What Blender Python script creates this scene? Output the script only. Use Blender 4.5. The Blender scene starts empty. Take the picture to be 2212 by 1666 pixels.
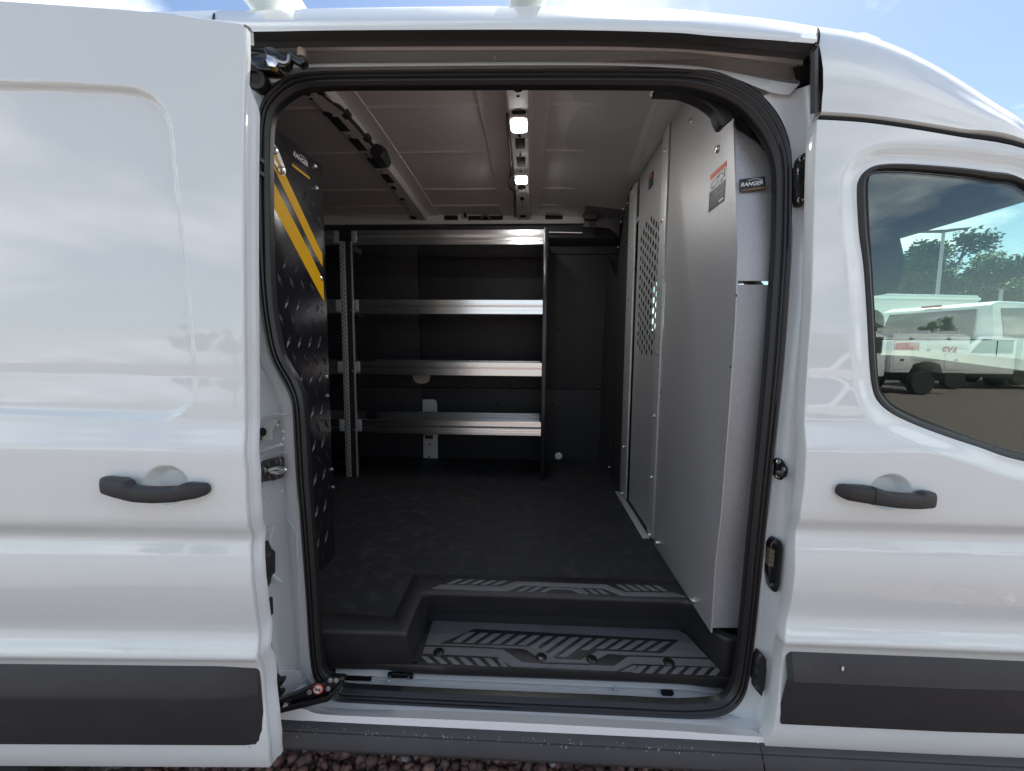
import bpy, bmesh, math, random
import numpy as np
from mathutils import Vector, Matrix, geometry, noise
random.seed(7); np.random.seed(7)
SC = bpy.context.scene
COL = SC.collection
R = math.radians

# ------------------------------------------------------------------ camera
FPX, CU, CV = 880.0, 1106.0, 833.0            # focal length and centre, in units of a 2212 px wide picture
_y = np.array([39, 81, -FPX]); _y /= np.linalg.norm(_y)
_z = np.array([.008, 1, (81 + 39 * .008) / FPX]); _z /= np.linalg.norm(_z)
_x = np.cross(_y, _z)
RC = np.stack([_x, _y, _z], 1)                # world axes seen from the camera
CAM = np.array([0, 0, 1.47])
cam = bpy.data.cameras.new('camera'); camo = bpy.data.objects.new('camera', cam); COL.objects.link(camo)
cam.sensor_width = 36; cam.lens = FPX / 2212 * 36; cam.clip_start = .02; cam.clip_end = 2000
M = Matrix([list(RC.T[i]) for i in range(3)]).to_4x4(); M.translation = Vector(CAM)
camo.matrix_world = M
SC.camera = camo

# ------------------------------------------------------------------ sky, sun, exposure
SUN_EL, SUN_AZ = R(56), R(20)                 # azimuth from +Y towards +X: behind the van, to its front
w = bpy.data.worlds.new('World'); SC.world = w; w.use_nodes = True
nt = w.node_tree; nt.nodes.clear()
N = nt.nodes.new; L = nt.links.new
def wmath(op, a, b=None, clamp=False):
    n = N('ShaderNodeMath'); n.operation = op; n.use_clamp = clamp
    for i, v in enumerate((a, b)):
        if v is None: continue
        if isinstance(v, (int, float)): n.inputs[i].default_value = v
        else: L(v, n.inputs[i])
    return n.outputs[0]
tc = N('ShaderNodeTexCoord'); sep = N('ShaderNodeSeparateXYZ'); L(tc.outputs['Generated'], sep.inputs[0])
zz = wmath('ADD', wmath('MAXIMUM', sep.outputs[2], .0), .22)
cmb = N('ShaderNodeCombineXYZ'); L(wmath('DIVIDE', sep.outputs[0], zz), cmb.inputs[0]); L(wmath('DIVIDE', sep.outputs[1], zz), cmb.inputs[1])
mp = N('ShaderNodeMapping'); mp.inputs['Location'].default_value = (11.47, 4.52, 0); L(cmb.outputs[0], mp.inputs[0])
n1 = N('ShaderNodeTexNoise'); n1.inputs['Scale'].default_value = 1.15; n1.inputs['Detail'].default_value = 9; n1.inputs['Roughness'].default_value = .56; n1.inputs['Distortion'].default_value = .25; L(mp.outputs[0], n1.inputs[0])
n2 = N('ShaderNodeTexNoise'); n2.inputs['Scale'].default_value = 2.6; n2.inputs['Detail'].default_value = 6; L(mp.outputs[0], n2.inputs[0])
rmp = N('ShaderNodeValToRGB'); rmp.color_ramp.elements[0].position = .47; rmp.color_ramp.elements[1].position = .60; L(n1.outputs[0], rmp.inputs[0])
rm2 = N('ShaderNodeValToRGB'); rm2.color_ramp.elements[0].position = .3; rm2.color_ramp.elements[1].position = .7
rm2.color_ramp.elements[0].color = (.42, .44, .50, 1); rm2.color_ramp.elements[1].color = (.97, .99, 1.0, 1); L(n2.outputs[0], rm2.inputs[0])
sky = N('ShaderNodeTexSky'); sky.sky_type = 'NISHITA'; sky.sun_disc = False; sky.sun_elevation = SUN_EL; sky.sun_rotation = SUN_AZ
sky.air_density = 1.0; sky.dust_density = .5; sky.ozone_density = 1.4
bgs = N('ShaderNodeBackground'); bgs.inputs[1].default_value = .088; L(sky.outputs[0], bgs.inputs[0])
bgc = N('ShaderNodeBackground'); bgc.inputs[1].default_value = 1.25; L(rm2.outputs[0], bgc.inputs[0])
mx = N('ShaderNodeMixShader'); L(rmp.outputs[0], mx.inputs[0]); L(bgs.outputs[0], mx.inputs[1]); L(bgc.outputs[0], mx.inputs[2])
out = N('ShaderNodeOutputWorld'); L(mx.outputs[0], out.inputs[0])
sun = bpy.data.lights.new('sun', 'SUN'); sun.energy = 5.0; sun.angle = R(.53); sun.color = (1, .95, .87)
suno = bpy.data.objects.new('sun', sun); COL.objects.link(suno)
sd = Vector((math.sin(SUN_AZ) * math.cos(SUN_EL), math.cos(SUN_AZ) * math.cos(SUN_EL), math.sin(SUN_EL)))
suno.rotation_euler = sd.to_track_quat('Z', 'Y').to_euler(); suno.location = sd * 30
SC.view_settings.view_transform = 'Standard'; SC.view_settings.look = 'None'
SC.view_settings.exposure = 1.06; SC.view_settings.gamma = 1.0
SC.render.engine = 'CYCLES'; SC.cycles.use_denoising = True
SC.cycles.max_bounces = 10; SC.cycles.diffuse_bounces = 5; SC.cycles.glossy_bounces = 5; SC.cycles.transparent_max_bounces = 16
SC.cycles.caustics_reflective = False; SC.cycles.sample_clamp_indirect = 6

# ------------------------------------------------------------------ measuring: a point of the photograph on a known surface
ORG = {1: (0, 0), 2: (1300, 0), 3: (2680, 0), 4: (0, 1000), 5: (1300, 1000), 6: (2680, 1000), 7: (0, 2018), 8: (1300, 2018), 9: (2680, 2018), 10: (1600, 2280)}
K0 = 4080 / 2212
ORG.update({11: (2400, 200), 12: (1000, 2500), 13: (900, 100), 14: (960, 1000), 15: (960, 1650), 16: (2850, 1500), 17: (2850, 2150), 18: (2350, 800), 19: (1200, 330)})
MAG = {11: .48025, 12: .36166, 19: .36166, 13: .42017, 14: .42017, 15: .42017, 16: .42017, 17: .42017, 18: .42017}
def C(k, *pts):
    m = MAG.get(k, 1400 / 2212)
    return [((ORG[k][0] + x * m) / K0, (ORG[k][1] + y * m) / K0) for x, y in pts]
def ray(u, v): return RC.T @ np.array([u - CU, -(v - CV), -FPX])
def aY(p, y): d = ray(*p); return Vector(CAM + d * (y / d[1]))
def aZ(p, z): d = ray(*p); return Vector(CAM + d * ((z - CAM[2]) / d[2]))
def aX(p, x): d = ray(*p); return Vector(CAM + d * (x / d[0]))
def aS(p, S):
    d = ray(*p); y = 1.0
    for _ in range(12):
        q = CAM + d * (y / d[1]); y = float(S(q[0], q[2]))
    return Vector(CAM + d * (y / d[1]))

# ------------------------------------------------------------------ building helpers
def reg(o, parent=None):
    COL.objects.link(o)
    if parent is not None: o.parent = parent
    return o
def tag(o, label=None, cat=None, group=None, kind=None):
    if label: o['label'] = label
    if cat: o['category'] = cat
    if group: o['group'] = group
    if kind: o['kind'] = kind
    return o
def empty(name, loc=(0, 0, 0), label=None, cat=None, group=None):
    o = bpy.data.objects.new(name, None); o.location = loc; o.empty_display_size = .1
    reg(o); return tag(o, label, cat, group)
def mk(name, verts, faces, mat, parent=None, smooth=30, fix=True, normals=None):
    me = bpy.data.meshes.new(name); me.from_pydata([tuple(v) for v in verts], [], [tuple(f) for f in faces])
    if fix:
        bm = bmesh.new(); bm.from_mesh(me)
        bmesh.ops.recalc_face_normals(bm, faces=bm.faces); bm.to_mesh(me); bm.free()
    me.materials.append(mat)
    if smooth: me.shade_smooth(); me.set_sharp_from_angle(angle=R(smooth))
    if normals is not None: me.normals_split_custom_set_from_vertices([tuple(n) for n in normals])
    o = bpy.data.objects.new(name, me); reg(o)
    if parent is not None:
        o.parent = parent; o.matrix_parent_inverse = Matrix.Translation(-world_loc(parent))
    return o
def world_loc(o): return o.location.copy() if o.type == 'EMPTY' else Vector((0, 0, 0))
def cr(pts, k=6, closed=False):
    """Catmull-Rom curve through points, k samples per span"""
    P = [Vector(p) for p in pts]; n = len(P); o = []
    for i in range(n if closed else n - 1):
        a, b = P[i], P[(i + 1) % n]
        p0 = P[i - 1] if (i > 0 or closed) else a * 2 - b
        p3 = P[(i + 2) % n] if (i + 2 < n or closed) else b * 2 - a
        for j in range(k):
            t = j / k
            o.append(.5 * ((2 * a) + (b - p0) * t + (2 * p0 - 5 * a + 4 * b - p3) * t * t + (3 * a - p0 - 3 * b + p3) * t ** 3))
    if not closed: o.append(P[-1])
    return o
def rs(pts, n):
    """resample a polyline to n points, evenly by length"""
    P = [Vector(p) for p in pts]; d = [0]
    for a, b in zip(P, P[1:]): d.append(d[-1] + (b - a).length)
    o = []; j = 0
    for i in range(n):
        s = d[-1] * i / (n - 1)
        while j < len(d) - 2 and d[j + 1] < s: j += 1
        t = (s - d[j]) / max(d[j + 1] - d[j], 1e-9)
        o.append(P[j].lerp(P[j + 1], min(max(t, 0), 1)))
    return o
def loft(name, rows, mat, parent=None, cu=False, cv=False, smooth=35, thick=None, fix=False):
    """rows of equal length joined to a sheet; cu closes along each row, cv joins last row to first"""
    n = len(rows[0]); m = len(rows); V = [p for r in rows for p in r]; F = []
    for i in range(m if cv else m - 1):
        for j in range(n if cu else n - 1):
            a, b = i * n + j, i * n + (j + 1) % n; k = ((i + 1) % m) * n
            F.append((a, b, k + (j + 1) % n, k + j))
    o = mk(name, V, F, mat, parent, smooth, fix)
    if thick: md = o.modifiers.new('t', 'SOLIDIFY'); md.thickness = thick; md.offset = 0
    return o
def boxv(lo, hi):
    x0, y0, z0 = lo; x1, y1, z1 = hi
    return [(x0, y0, z0), (x1, y0, z0), (x1, y1, z0), (x0, y1, z0), (x0, y0, z1), (x1, y0, z1), (x1, y1, z1), (x0, y1, z1)]
BF = [(0, 3, 2, 1), (4, 5, 6, 7), (0, 1, 5, 4), (1, 2, 6, 5), (2, 3, 7, 6), (3, 0, 4, 7)]
def box(name, lo, hi, mat, parent=None, bev=0, seg=2):
    o = mk(name, boxv(lo, hi), BF, mat, parent, smooth=0)
    if bev: bevel(o, bev, seg)
    return o
def bevel(o, b, seg=2, ang=30):
    me = o.data; bm = bmesh.new(); bm.from_mesh(me)
    es = [e for e in bm.edges if len(e.link_faces) == 2 and e.calc_face_angle(0) > R(ang)]
    bmesh.ops.bevel(bm, geom=es, offset=b, segments=seg, affect='EDGES', profile=.5, clamp_overlap=True)
    bm.to_mesh(me); bm.free(); me.shade_smooth(); me.set_sharp_from_angle(angle=R(40))
    return o
def prism(name, poly, vec, mat, parent=None, bev=0, seg=2):
    """extrude a 3-D polygon along vec"""
    P = [Vector(p) for p in poly]; v = Vector(vec); n = len(P)
    F = [tuple(range(n)), tuple(range(2 * n - 1, n - 1, -1))] + [(i, (i + 1) % n, n + (i + 1) % n, n + i) for i in range(n)]
    o = mk(name, P + [p + v for p in P], F, mat, parent, smooth=0)
    if bev: bevel(o, bev, seg)
    return o
def stripe(pts, w):
    """polygon round a 2-D polyline (picture units) of width w"""
    P = [Vector(p) for p in pts]; a, b = [], []
    for i, p in enumerate(P):
        d = (P[min(i + 1, len(P) - 1)] - P[max(i - 1, 0)]).normalized(); n = Vector((-d.y, d.x)) * w / 2
        a.append(p + n); b.append(p - n)
    return [tuple(q) for q in a + b[::-1]]
def tube(name, pts, r, mat, parent=None, n=8, closed=False, flat=1.0):
    P = [Vector(p) for p in pts]; rr = r if isinstance(r, (list, tuple)) else [r] * len(P)
    rows = []; up = None
    for i, p in enumerate(P):
        a = P[i - 1] if (i > 0 or closed) else p; b = P[(i + 1) % len(P)] if (i < len(P) - 1 or closed) else p
        d = (b - a).normalized()
        if up is None: up = d.orthogonal().normalized()
        up = (up - d * up.dot(d)).normalized(); s = d.cross(up)
        rows.append([p + (up * math.cos(t) * flat + s * math.sin(t)) * rr[i] for t in [2 * math.pi * k / n for k in range(n)]])
    V = [q for r_ in rows for q in r_]; F = []; m = len(P)
    for i in range(m if closed else m - 1):
        for j in range(n):
            k = ((i + 1) % m) * n
            F.append((i * n + j, i * n + (j + 1) % n, k + (j + 1) % n, k + j))
    if not closed: F += [tuple(range(n))[::-1], tuple(range((m - 1) * n, m * n))]
    return mk(name, V, F, mat, parent, smooth=40)
def lathe_data(prof, n=16):
    """profile (r, h) turned about the local Z axis -> verts, faces"""
    V = []; F = []
    for r, h in prof:
        V += [(r * math.cos(2 * math.pi * k / n), r * math.sin(2 * math.pi * k / n), h) for k in range(n)]
    for i in range(len(prof) - 1):
        F += [(i * n + k, i * n + (k + 1) % n, (i + 1) * n + (k + 1) % n, (i + 1) * n + k) for k in range(n)]
    F += [tuple(range(n))[::-1], tuple(range((len(prof) - 1) * n, len(prof) * n))]
    return V, F
def lathe(name, prof, loc, axis, mat, parent=None, n=16, smooth=35):
    V, F = lathe_data(prof, n); q = Vector(axis).to_track_quat('Z', 'Y'); l = Vector(loc)
    return mk(name, [q @ Vector(v) + l for v in V], F, mat, parent, smooth)
_shared = {}
def inst(name, key, maker, loc, axis, parent, scale=1, spin=0):
    """small alike pieces that share one mesh"""
    if key not in _shared: _shared[key] = maker()
    o = bpy.data.objects.new(name, _shared[key]); reg(o)
    o.parent = parent; o.matrix_parent_inverse = Matrix.Translation(-world_loc(parent))
    o.rotation_mode = 'QUATERNION'; o.rotation_quaternion = Vector(axis).to_track_quat('Z', 'Y') @ Matrix.Rotation(spin, 4, 'Z').to_quaternion()
    o.location = loc; o.scale = (scale,) * 3
    return o
def rawmesh(name, V, F, mat, smooth=35):
    me = bpy.data.meshes.new(name); me.from_pydata([tuple(v) for v in V], [], F); me.materials.append(mat)
    bm = bmesh.new(); bm.from_mesh(me); bmesh.ops.recalc_face_normals(bm, faces=bm.faces); bm.to_mesh(me); bm.free()
    if smooth: me.shade_smooth(); me.set_sharp_from_angle(angle=R(smooth))
    return me
def slab(name, outline, fr, h, r, mat, parent=None, steps=3, base=0.0):
    """flat piece with rounded rim: outline (a, b) in the frame fr(a, b, c), height h"""
    P = [Vector(p[:2]) for p in outline]; n = len(P)
    A = sum(P[i].x * P[(i + 1) % n].y - P[(i + 1) % n].x * P[i].y for i in range(n))
    if A < 0: P = P[::-1]
    nr = []
    for i in range(n):
        d1 = (P[i] - P[i - 1]); d2 = (P[(i + 1) % n] - P[i])
        d1 = d1.normalized() if d1.length > 1e-9 else Vector((1, 0)); d2 = d2.normalized() if d2.length > 1e-9 else d1
        m = Vector((d1.y + d2.y, -d1.x - d2.x)); m = m.normalized() if m.length > 1e-6 else Vector((d1.y, -d1.x))
        nr.append(m / max(.45, m.dot(Vector((d1.y, -d1.x)))))
    rings = [(0, base), (0, h - r)] + [(r * (1 - math.cos(t)), h - r + r * math.sin(t)) for t in [math.pi / 2 * k / steps for k in range(1, steps + 1)]]
    if r <= 0: rings = [(0, base), (0, h)]
    V = []
    for ins, c in rings: V += [fr(*(p - q * ins), c) for p, q in zip(P, nr)]
    F = []
    for i in range(len(rings) - 1): F += [(i * n + j, i * n + (j + 1) % n, (i + 1) * n + (j + 1) % n, (i + 1) * n + j) for j in range(n)]
    F += [tuple(range(n))[::-1], tuple(range((len(rings) - 1) * n, len(rings) * n))]
    return mk(name, V, F, mat, parent, smooth=40)
def fxz(y): return lambda a, b, c: Vector((a, y - c, b))          # plate facing the camera side (-Y)
def fxy(z): return lambda a, b, c: Vector((a, b, z + c))          # plate lying flat
def fyz(x, s=-1): return lambda a, b, c: Vector((x + s * c, a, b))  # plate on a wall across the van
def rrect(x0, z0, x1, z1, r, k=5):
    o = []
    for cx, cz, a0 in ((x1 - r, z0 + r, -90), (x1 - r, z1 - r, 0), (x0 + r, z1 - r, 90), (x0 + r, z0 + r, 180)):
        o += [(cx + r * math.cos(R(a0 + 90 * i / k)), cz + r * math.sin(R(a0 + 90 * i / k))) for i in range(k + 1)]
    return o
def disc(cx, cz, r, n=14, rz=None):
    return [(cx + r * math.cos(2 * math.pi * i / n), cz + (rz or r) * math.sin(2 * math.pi * i / n)) for i in range(n)]
def text(name, s, size, fr, mat, parent, shear=0, ox=0, oz=0, h=.0006, bold=0, sx=1):
    cu = bpy.data.curves.new('txt', 'FONT'); cu.body = s; cu.size = size; cu.shear = shear; cu.offset = bold; cu.align_x = 'CENTER'; cu.align_y = 'CENTER'
    o = bpy.data.objects.new('txt', cu); COL.objects.link(o)
    dg = bpy.context.evaluated_depsgraph_get(); me0 = o.evaluated_get(dg).to_mesh()
    V = [fr(v.co.x * sx + ox, v.co.y + oz, h) for v in me0.vertices]; F = [tuple(p.vertices) for p in me0.polygons]
    bpy.data.objects.remove(o); bpy.data.curves.remove(cu)
    return mk(name, V, F, mat, parent, smooth=0)
def cdt(outline, holes, step, extra=None, rings=None):
    """triangulate an outline with holes over a regular grid; returns 2-D points, triangles"""
    pts = [Vector(p) for p in outline]; edges = [(i, (i + 1) % len(outline)) for i in range(len(outline))]
    for h in holes:
        b = len(pts); pts += [Vector(p) for p in h]; edges += [(b + i, b + (i + 1) % len(h)) for i in range(len(h))]
    bd = np.array([(p.x, p.y) for p in pts])
    x0, z0 = bd.min(0); x1, z1 = bd.max(0)
    gx, gz = np.meshgrid(np.arange(x0, x1, step), np.arange(z0, z1, step)); G = np.stack([gx.ravel(), gz.ravel()], 1)
    keep = inside(G, outline)
    for h in holes: keep &= ~inside(G, h)
    keep &= polydist(G, outline) > step * .45
    for h in holes: keep &= polydist(G, h) > step * .45
    G = G[keep]
    if extra is not None: x0_, z0_, x1_, z1_, st = extra; G = G[~((G[:, 0] > x0_) & (G[:, 0] < x1_) & (G[:, 1] > z0_) & (G[:, 1] < z1_))]; ax_, az_ = np.meshgrid(np.arange(x0_, x1_, st), np.arange(z0_, z1_, st)); G = np.concatenate([G, np.stack([ax_.ravel(), az_.ravel()], 1)])
    if rings is not None:
        G = G[polydist(G, holes[0]) > .056]; rg_ = np.array(rings); ok = inside(rg_, outline) & ~inside(rg_, holes[0]) & (polydist(rg_, outline) > step * .4); G = np.concatenate([G, rg_[ok]])
    pts += [Vector(p) for p in G]
    v, e, f, *_ = geometry.delaunay_2d_cdt(pts, edges, [], 0, 1e-6)
    v = np.array([(p.x, p.y) for p in v]); f = [tuple(t) for t in f]
    c = np.array([v[list(t)].mean(0) for t in f]); k = inside(c, outline)
    for h in holes: k &= ~inside(c, h)
    return v, [t for t, ok in zip(f, k) if ok]
def inside(G, poly):
    P = np.array([tuple(p)[:2] for p in poly]); Q = np.roll(P, -1, 0); r = np.zeros(len(G), bool)
    for (ax, ay), (bx, by) in zip(P, Q):
        c = (ay > G[:, 1]) != (by > G[:, 1])
        with np.errstate(divide='ignore', invalid='ignore'): r ^= c & (G[:, 0] < (bx - ax) * (G[:, 1] - ay) / (by - ay + 1e-15) + ax)
    return r
def polydist(G, poly, closed=True):
    P = np.array([tuple(p)[:2] for p in poly]); D = np.full(len(G), 1e9)
    for i in range(len(P) if closed else len(P) - 1):
        a, b = P[i], P[(i + 1) % len(P)]; ab = b - a; t = np.clip(((G - a) @ ab) / (ab @ ab + 1e-12), 0, 1)
        D = np.minimum(D, np.hypot(*(G - a - t[:, None] * ab).T))
    return D
def sst(a, b, x): t = np.clip((np.asarray(x, float) - a) / (b - a), 0, 1); return t * t * (3 - 2 * t)
def analytic_normals(S, X, Z, e=.0012):
    dx = (S(X + e, Z) - S(X - e, Z)) / (2 * e); dz = (S(X, Z + e) - S(X, Z - e)) / (2 * e)
    n = np.stack([dx, -np.ones_like(dx), dz], 1); return n / np.linalg.norm(n, axis=1)[:, None]

# ------------------------------------------------------------------ materials
def mat(name, col, rough=.5, metal=0, coat=0, spec=.5, bump=None, var=None, emit=None, aniso=0):
    """bump = (scale, strength, detail); var = (scale, second colour, low, high)"""
    m = bpy.data.materials.new(name); m.use_nodes = True; t = m.node_tree; b = t.nodes['Principled BSDF']
    b.inputs['Base Color'].default_value = (*col, 1); b.inputs['Roughness'].default_value = rough; b.inputs['Metallic'].default_value = metal
    b.inputs['Coat Weight'].default_value = coat; b.inputs['Coat Roughness'].default_value = .02; b.inputs['Coat IOR'].default_value = 1.6; b.inputs['Specular IOR Level'].default_value = spec
    b.inputs['Anisotropic'].default_value = aniso
    co = t.nodes.new('ShaderNodeTexCoord')
    if var:
        n = t.nodes.new('ShaderNodeTexNoise'); n.inputs['Scale'].default_value = var[0]; n.inputs['Detail'].default_value = 7; n.inputs['Roughness'].default_value = .62
        t.links.new(co.outputs['Object'], n.inputs['Vector'])
        rp = t.nodes.new('ShaderNodeValToRGB'); rp.color_ramp.elements[0].position = var[2]; rp.color_ramp.elements[1].position = var[3]
        rp.color_ramp.elements[0].color = (*col, 1); rp.color_ramp.elements[1].color = (*var[1], 1)
        t.links.new(n.outputs[0], rp.inputs[0]); t.links.new(rp.outputs[0], b.inputs['Base Color'])
    if bump:
        n = t.nodes.new('ShaderNodeTexNoise'); n.inputs['Scale'].default_value = bump[0]; n.inputs['Detail'].default_value = bump[2]
        t.links.new(co.outputs['Object'], n.inputs['Vector'])
        bp = t.nodes.new('ShaderNodeBump'); bp.inputs['Strength'].default_value = bump[1]; bp.inputs['Distance'].default_value = .002
        t.links.new(n.outputs[0], bp.inputs['Height']); t.links.new(bp.outputs[0], b.inputs['Normal'])
    if emit: b.inputs['Emission Color'].default_value = (*emit[0], 1); b.inputs['Emission Strength'].default_value = emit[1]
    return m
PAINT = mat('white_paint', (.74, .785, .762), .38, coat=1.0, bump=(55, .012, 2), var=(2.2, (.72, .762, .745), .45, .7))
JAMB = mat('jamb_paint', (.72, .745, .745), .32, coat=.6)
CEIL = mat('inner_paint', (.82, .805, .80), .42, coat=.25, bump=(90, .04, 2))
BLKP = mat('black_plastic', (.022, .022, .024), .5, bump=(900, .25, 2), var=(9, (.030, .030, .032), .4, .7))
MOULD = mat('moulding_plastic', (.030, .030, .032), .48, bump=(1200, .25, 2), var=(14, (.05, .049, .047), .55, .85))
RUBB = mat('seal_rubber', (.012, .012, .013), .42, bump=(260, .08, 2))
GLOSSB = mat('black_metal', (.010, .010, .011), .25, spec=.6)
LINER = mat('wall_liner', (.017, .018, .021), .55, bump=(700, .2, 2), var=(5, (.023, .023, .026), .4, .75))
FLOOR = mat('floor_rubber', (.0105, .0115, .0135), .62, bump=(330, .6, 3), var=(21, (.040, .040, .042), .5, .76))
STEP = mat('step_plastic', (.020, .020, .021), .42, bump=(1000, .25, 2), var=(7, (.030, .029, .028), .5, .8))
INLAY = mat('step_inlay', (.145, .145, .153), .6, bump=(500, .3, 2), var=(12, (.115, .113, .115), .45, .75))
ALU = mat('aluminium', (.82, .82, .82), .22, metal=1, bump=(40, .03, 3))
ZINC = mat('zinc_steel', (.60, .61, .60), .42, metal=.55, var=(120, (.48, .49, .49), .4, .65), bump=(240, .12, 2))
SILVER = mat('silver_coated_sheet', (.36, .365, .37), .40, metal=.40, var=(420, (.53, .53, .54), .36, .68), bump=(420, .35, 3))
SCREW = mat('bright_screw', (.75, .75, .74), .22, metal=1)
DSTEEL = mat('dark_steel', (.22, .20, .20), .28, metal=1)
RACKB = mat('black_tread_sheet', (.012, .012, .017), .24, spec=.5, bump=(300, .04, 2))
RACKR = mat('tread_mark_black', (.030, .030, .034), .16, spec=.8)
YELL = mat('yellow_film', (.84, .46, .004), .5, spec=.25)
ORNG = mat('orange_film', (.70, .10, .02), .45)
WHT = mat('white_film', (.75, .75, .74), .5)
BLKF = mat('black_film', (.015, .016, .02), .4)
GOLD = mat('contact_brass', (.42, .36, .26), .4, metal=.8)
REDF = mat('red_film', (.65, .06, .03), .45)
HOLE = mat('dark_hollow', (.008, .008, .009), .8)
LED = mat('led_lens', (.9, .9, .85), .3, emit=((1, .98, .95), 85))
def glass_mat(name, tint, ior=1.5):
    m = bpy.data.materials.new(name); m.use_nodes = True; t = m.node_tree; t.nodes.clear()
    f = t.nodes.new('ShaderNodeFresnel'); f.inputs[0].default_value = ior
    a = t.nodes.new('ShaderNodeBsdfTransparent'); a.inputs[0].default_value = (*tint, 1)
    g = t.nodes.new('ShaderNodeBsdfGlossy'); g.inputs['Roughness'].default_value = 0
    x = t.nodes.new('ShaderNodeMixShader'); o = t.nodes.new('ShaderNodeOutputMaterial')
    ge = t.nodes.new('ShaderNodeNewGeometry'); mi = t.nodes.new('ShaderNodeMix'); mi.inputs['A'].default_value = ior; mi.inputs['B'].default_value = 1 / ior
    t.links.new(ge.outputs['Backfacing'], mi.inputs['Factor']); t.links.new(mi.outputs['Result'], f.inputs[0])   # same reflectance on both faces of the sheet
    t.links.new(f.outputs[0], x.inputs[0]); t.links.new(a.outputs[0], x.inputs[1]); t.links.new(g.outputs[0], x.inputs[2]); t.links.new(x.outputs[0], o.inputs[0])
    return m
GLASS = glass_mat('tinted_glass', (.88, .98, .91), 1.9)

# ------------------------------------------------------------------ ground
gm = bpy.data.materials.new('gravel_ground'); gm.use_nodes = True; t_ = gm.node_tree; b_ = t_.nodes['Principled BSDF']; b_.inputs['Roughness'].default_value = .9
co_ = t_.nodes.new('ShaderNodeTexCoord'); vo = t_.nodes.new('ShaderNodeTexVoronoi'); vo.inputs['Scale'].default_value = 38; t_.links.new(co_.outputs['Object'], vo.inputs['Vector'])
rp_ = t_.nodes.new('ShaderNodeValToRGB'); rp_.color_ramp.elements[0].color = (.10, .080, .073, 1); rp_.color_ramp.elements[1].color = (.27, .225, .205, 1)
sp_ = t_.nodes.new('ShaderNodeSeparateColor'); t_.links.new(vo.outputs['Color'], sp_.inputs[0]); t_.links.new(sp_.outputs[0], rp_.inputs[0]); t_.links.new(rp_.outputs[0], b_.inputs['Base Color'])
bp_ = t_.nodes.new('ShaderNodeBump'); bp_.inputs['Strength'].default_value = .9; bp_.inputs['Distance'].default_value = .02; bp_.invert = True
t_.links.new(vo.outputs['Distance'], bp_.inputs['Height']); t_.links.new(bp_.outputs[0], b_.inputs['Normal'])
ground = mk('ground', [(-400, -400, 0), (400, -400, 0), (400, 400, 0), (-400, 400, 0)], [(0, 1, 2, 3)], gm, smooth=0)
tag(ground, 'reddish brown gravel ground of the parking lot', 'ground', kind='structure')
# loose stones, near the van
stm = bpy.data.materials.new('gravel_stone'); stm.use_nodes = True; t_ = stm.node_tree; b_ = t_.nodes['Principled BSDF']; b_.inputs['Roughness'].default_value = .8
at_ = t_.nodes.new('ShaderNodeAttribute'); at_.attribute_name = 'tone'; t_.links.new(at_.outputs['Color'], b_.inputs['Base Color'])
nn = t_.nodes.new('ShaderNodeTexNoise'); nn.inputs['Scale'].default_value = 150; nb = t_.nodes.new('ShaderNodeBump'); nb.inputs['Strength'].default_value = .5; nb.inputs['Distance'].default_value = .004
t_.links.new(nn.outputs[0], nb.inputs['Height']); t_.links.new(nb.outputs[0], b_.inputs['Normal'])
def gravel():
    bm = bmesh.new(); bmesh.ops.create_icosphere(bm, subdivisions=1, radius=1)
    bv = np.array([v.co[:] for v in bm.verts]); bf = np.array([[v.index for v in f.verts] for f in bm.faces]); bm.free()
    rg = np.random.default_rng(5); P = []
    for x0, x1, y0, y1, s, lay in ((-1.3, 1.5, .75, 2.05, .0215, 0), (-1.3, 1.5, .8, 1.9, .034, 1), (-2.6, 2.6, -1.6, .75, .045, 0)):
        gx, gy = np.meshgrid(np.arange(x0, x1, s), np.arange(y0, y1, s)); n = gx.size
        P.append(np.stack([gx.ravel() + rg.uniform(-s, s, n) * .5, gy.ravel() + rg.uniform(-s, s, n) * .5, rg.uniform(.002, .008, n) + lay * .009, s * rg.uniform(.42, .78, n)], 1))
    P = np.concatenate(P); n = len(P); m = len(bv)
    shp = rg.uniform(.55, 1.25, (n, 1, 3)) * np.array([1, 1, .75]); jit = rg.uniform(.78, 1.2, (n, m, 1))
    v = bv[None] * jit * shp * P[:, None, 3:4]
    a = rg.uniform(0, 6.28, n); b = rg.uniform(-.7, .7, n); ca, sa, cb, sb = np.cos(a), np.sin(a), np.cos(b), np.sin(b)
    x, y, z = v[..., 0], v[..., 1], v[..., 2]
    y, z = y * cb[:, None] - z * sb[:, None], y * sb[:, None] + z * cb[:, None]
    x, y = x * ca[:, None] - y * sa[:, None], x * sa[:, None] + y * ca[:, None]
    v = np.stack([x, y, z], 2) + P[:, None, :3]
    f = bf[None] + (np.arange(n) * m)[:, None, None]
    me = bpy.data.meshes.new('gravel'); me.vertices.add(n * m); me.vertices.foreach_set('co', v.ravel())
    nf = n * len(bf); me.loops.add(nf * 3); me.loops.foreach_set('vertex_index', f.ravel().astype(np.int32)); me.polygons.add(nf)
    me.polygons.foreach_set('loop_start', np.arange(0, nf * 3, 3, dtype=np.int32))
    base = np.array([(.23, .13, .108), (.17, .10, .086), (.28, .165, .13), (.22, .155, .135), (.42, .39, .36)])
    k = rg.choice(5, n, p=[.34, .28, .2, .14, .04]); col = base[k] * rg.uniform(.7, 1.25, (n, 1))
    ca_ = me.color_attributes.new('tone', 'FLOAT_COLOR', 'POINT'); ca_.data.foreach_set('color', np.concatenate([np.repeat(col, m, 0), np.ones((n * m, 1))], 1).astype(np.float32).ravel())
    me.update(); me.validate(); me.materials.append(stm)
    o = bpy.data.objects.new('gravel', me); reg(o)
    tag(o, 'loose reddish brown gravel stones under and beside the van', 'gravel', kind='stuff')
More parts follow.
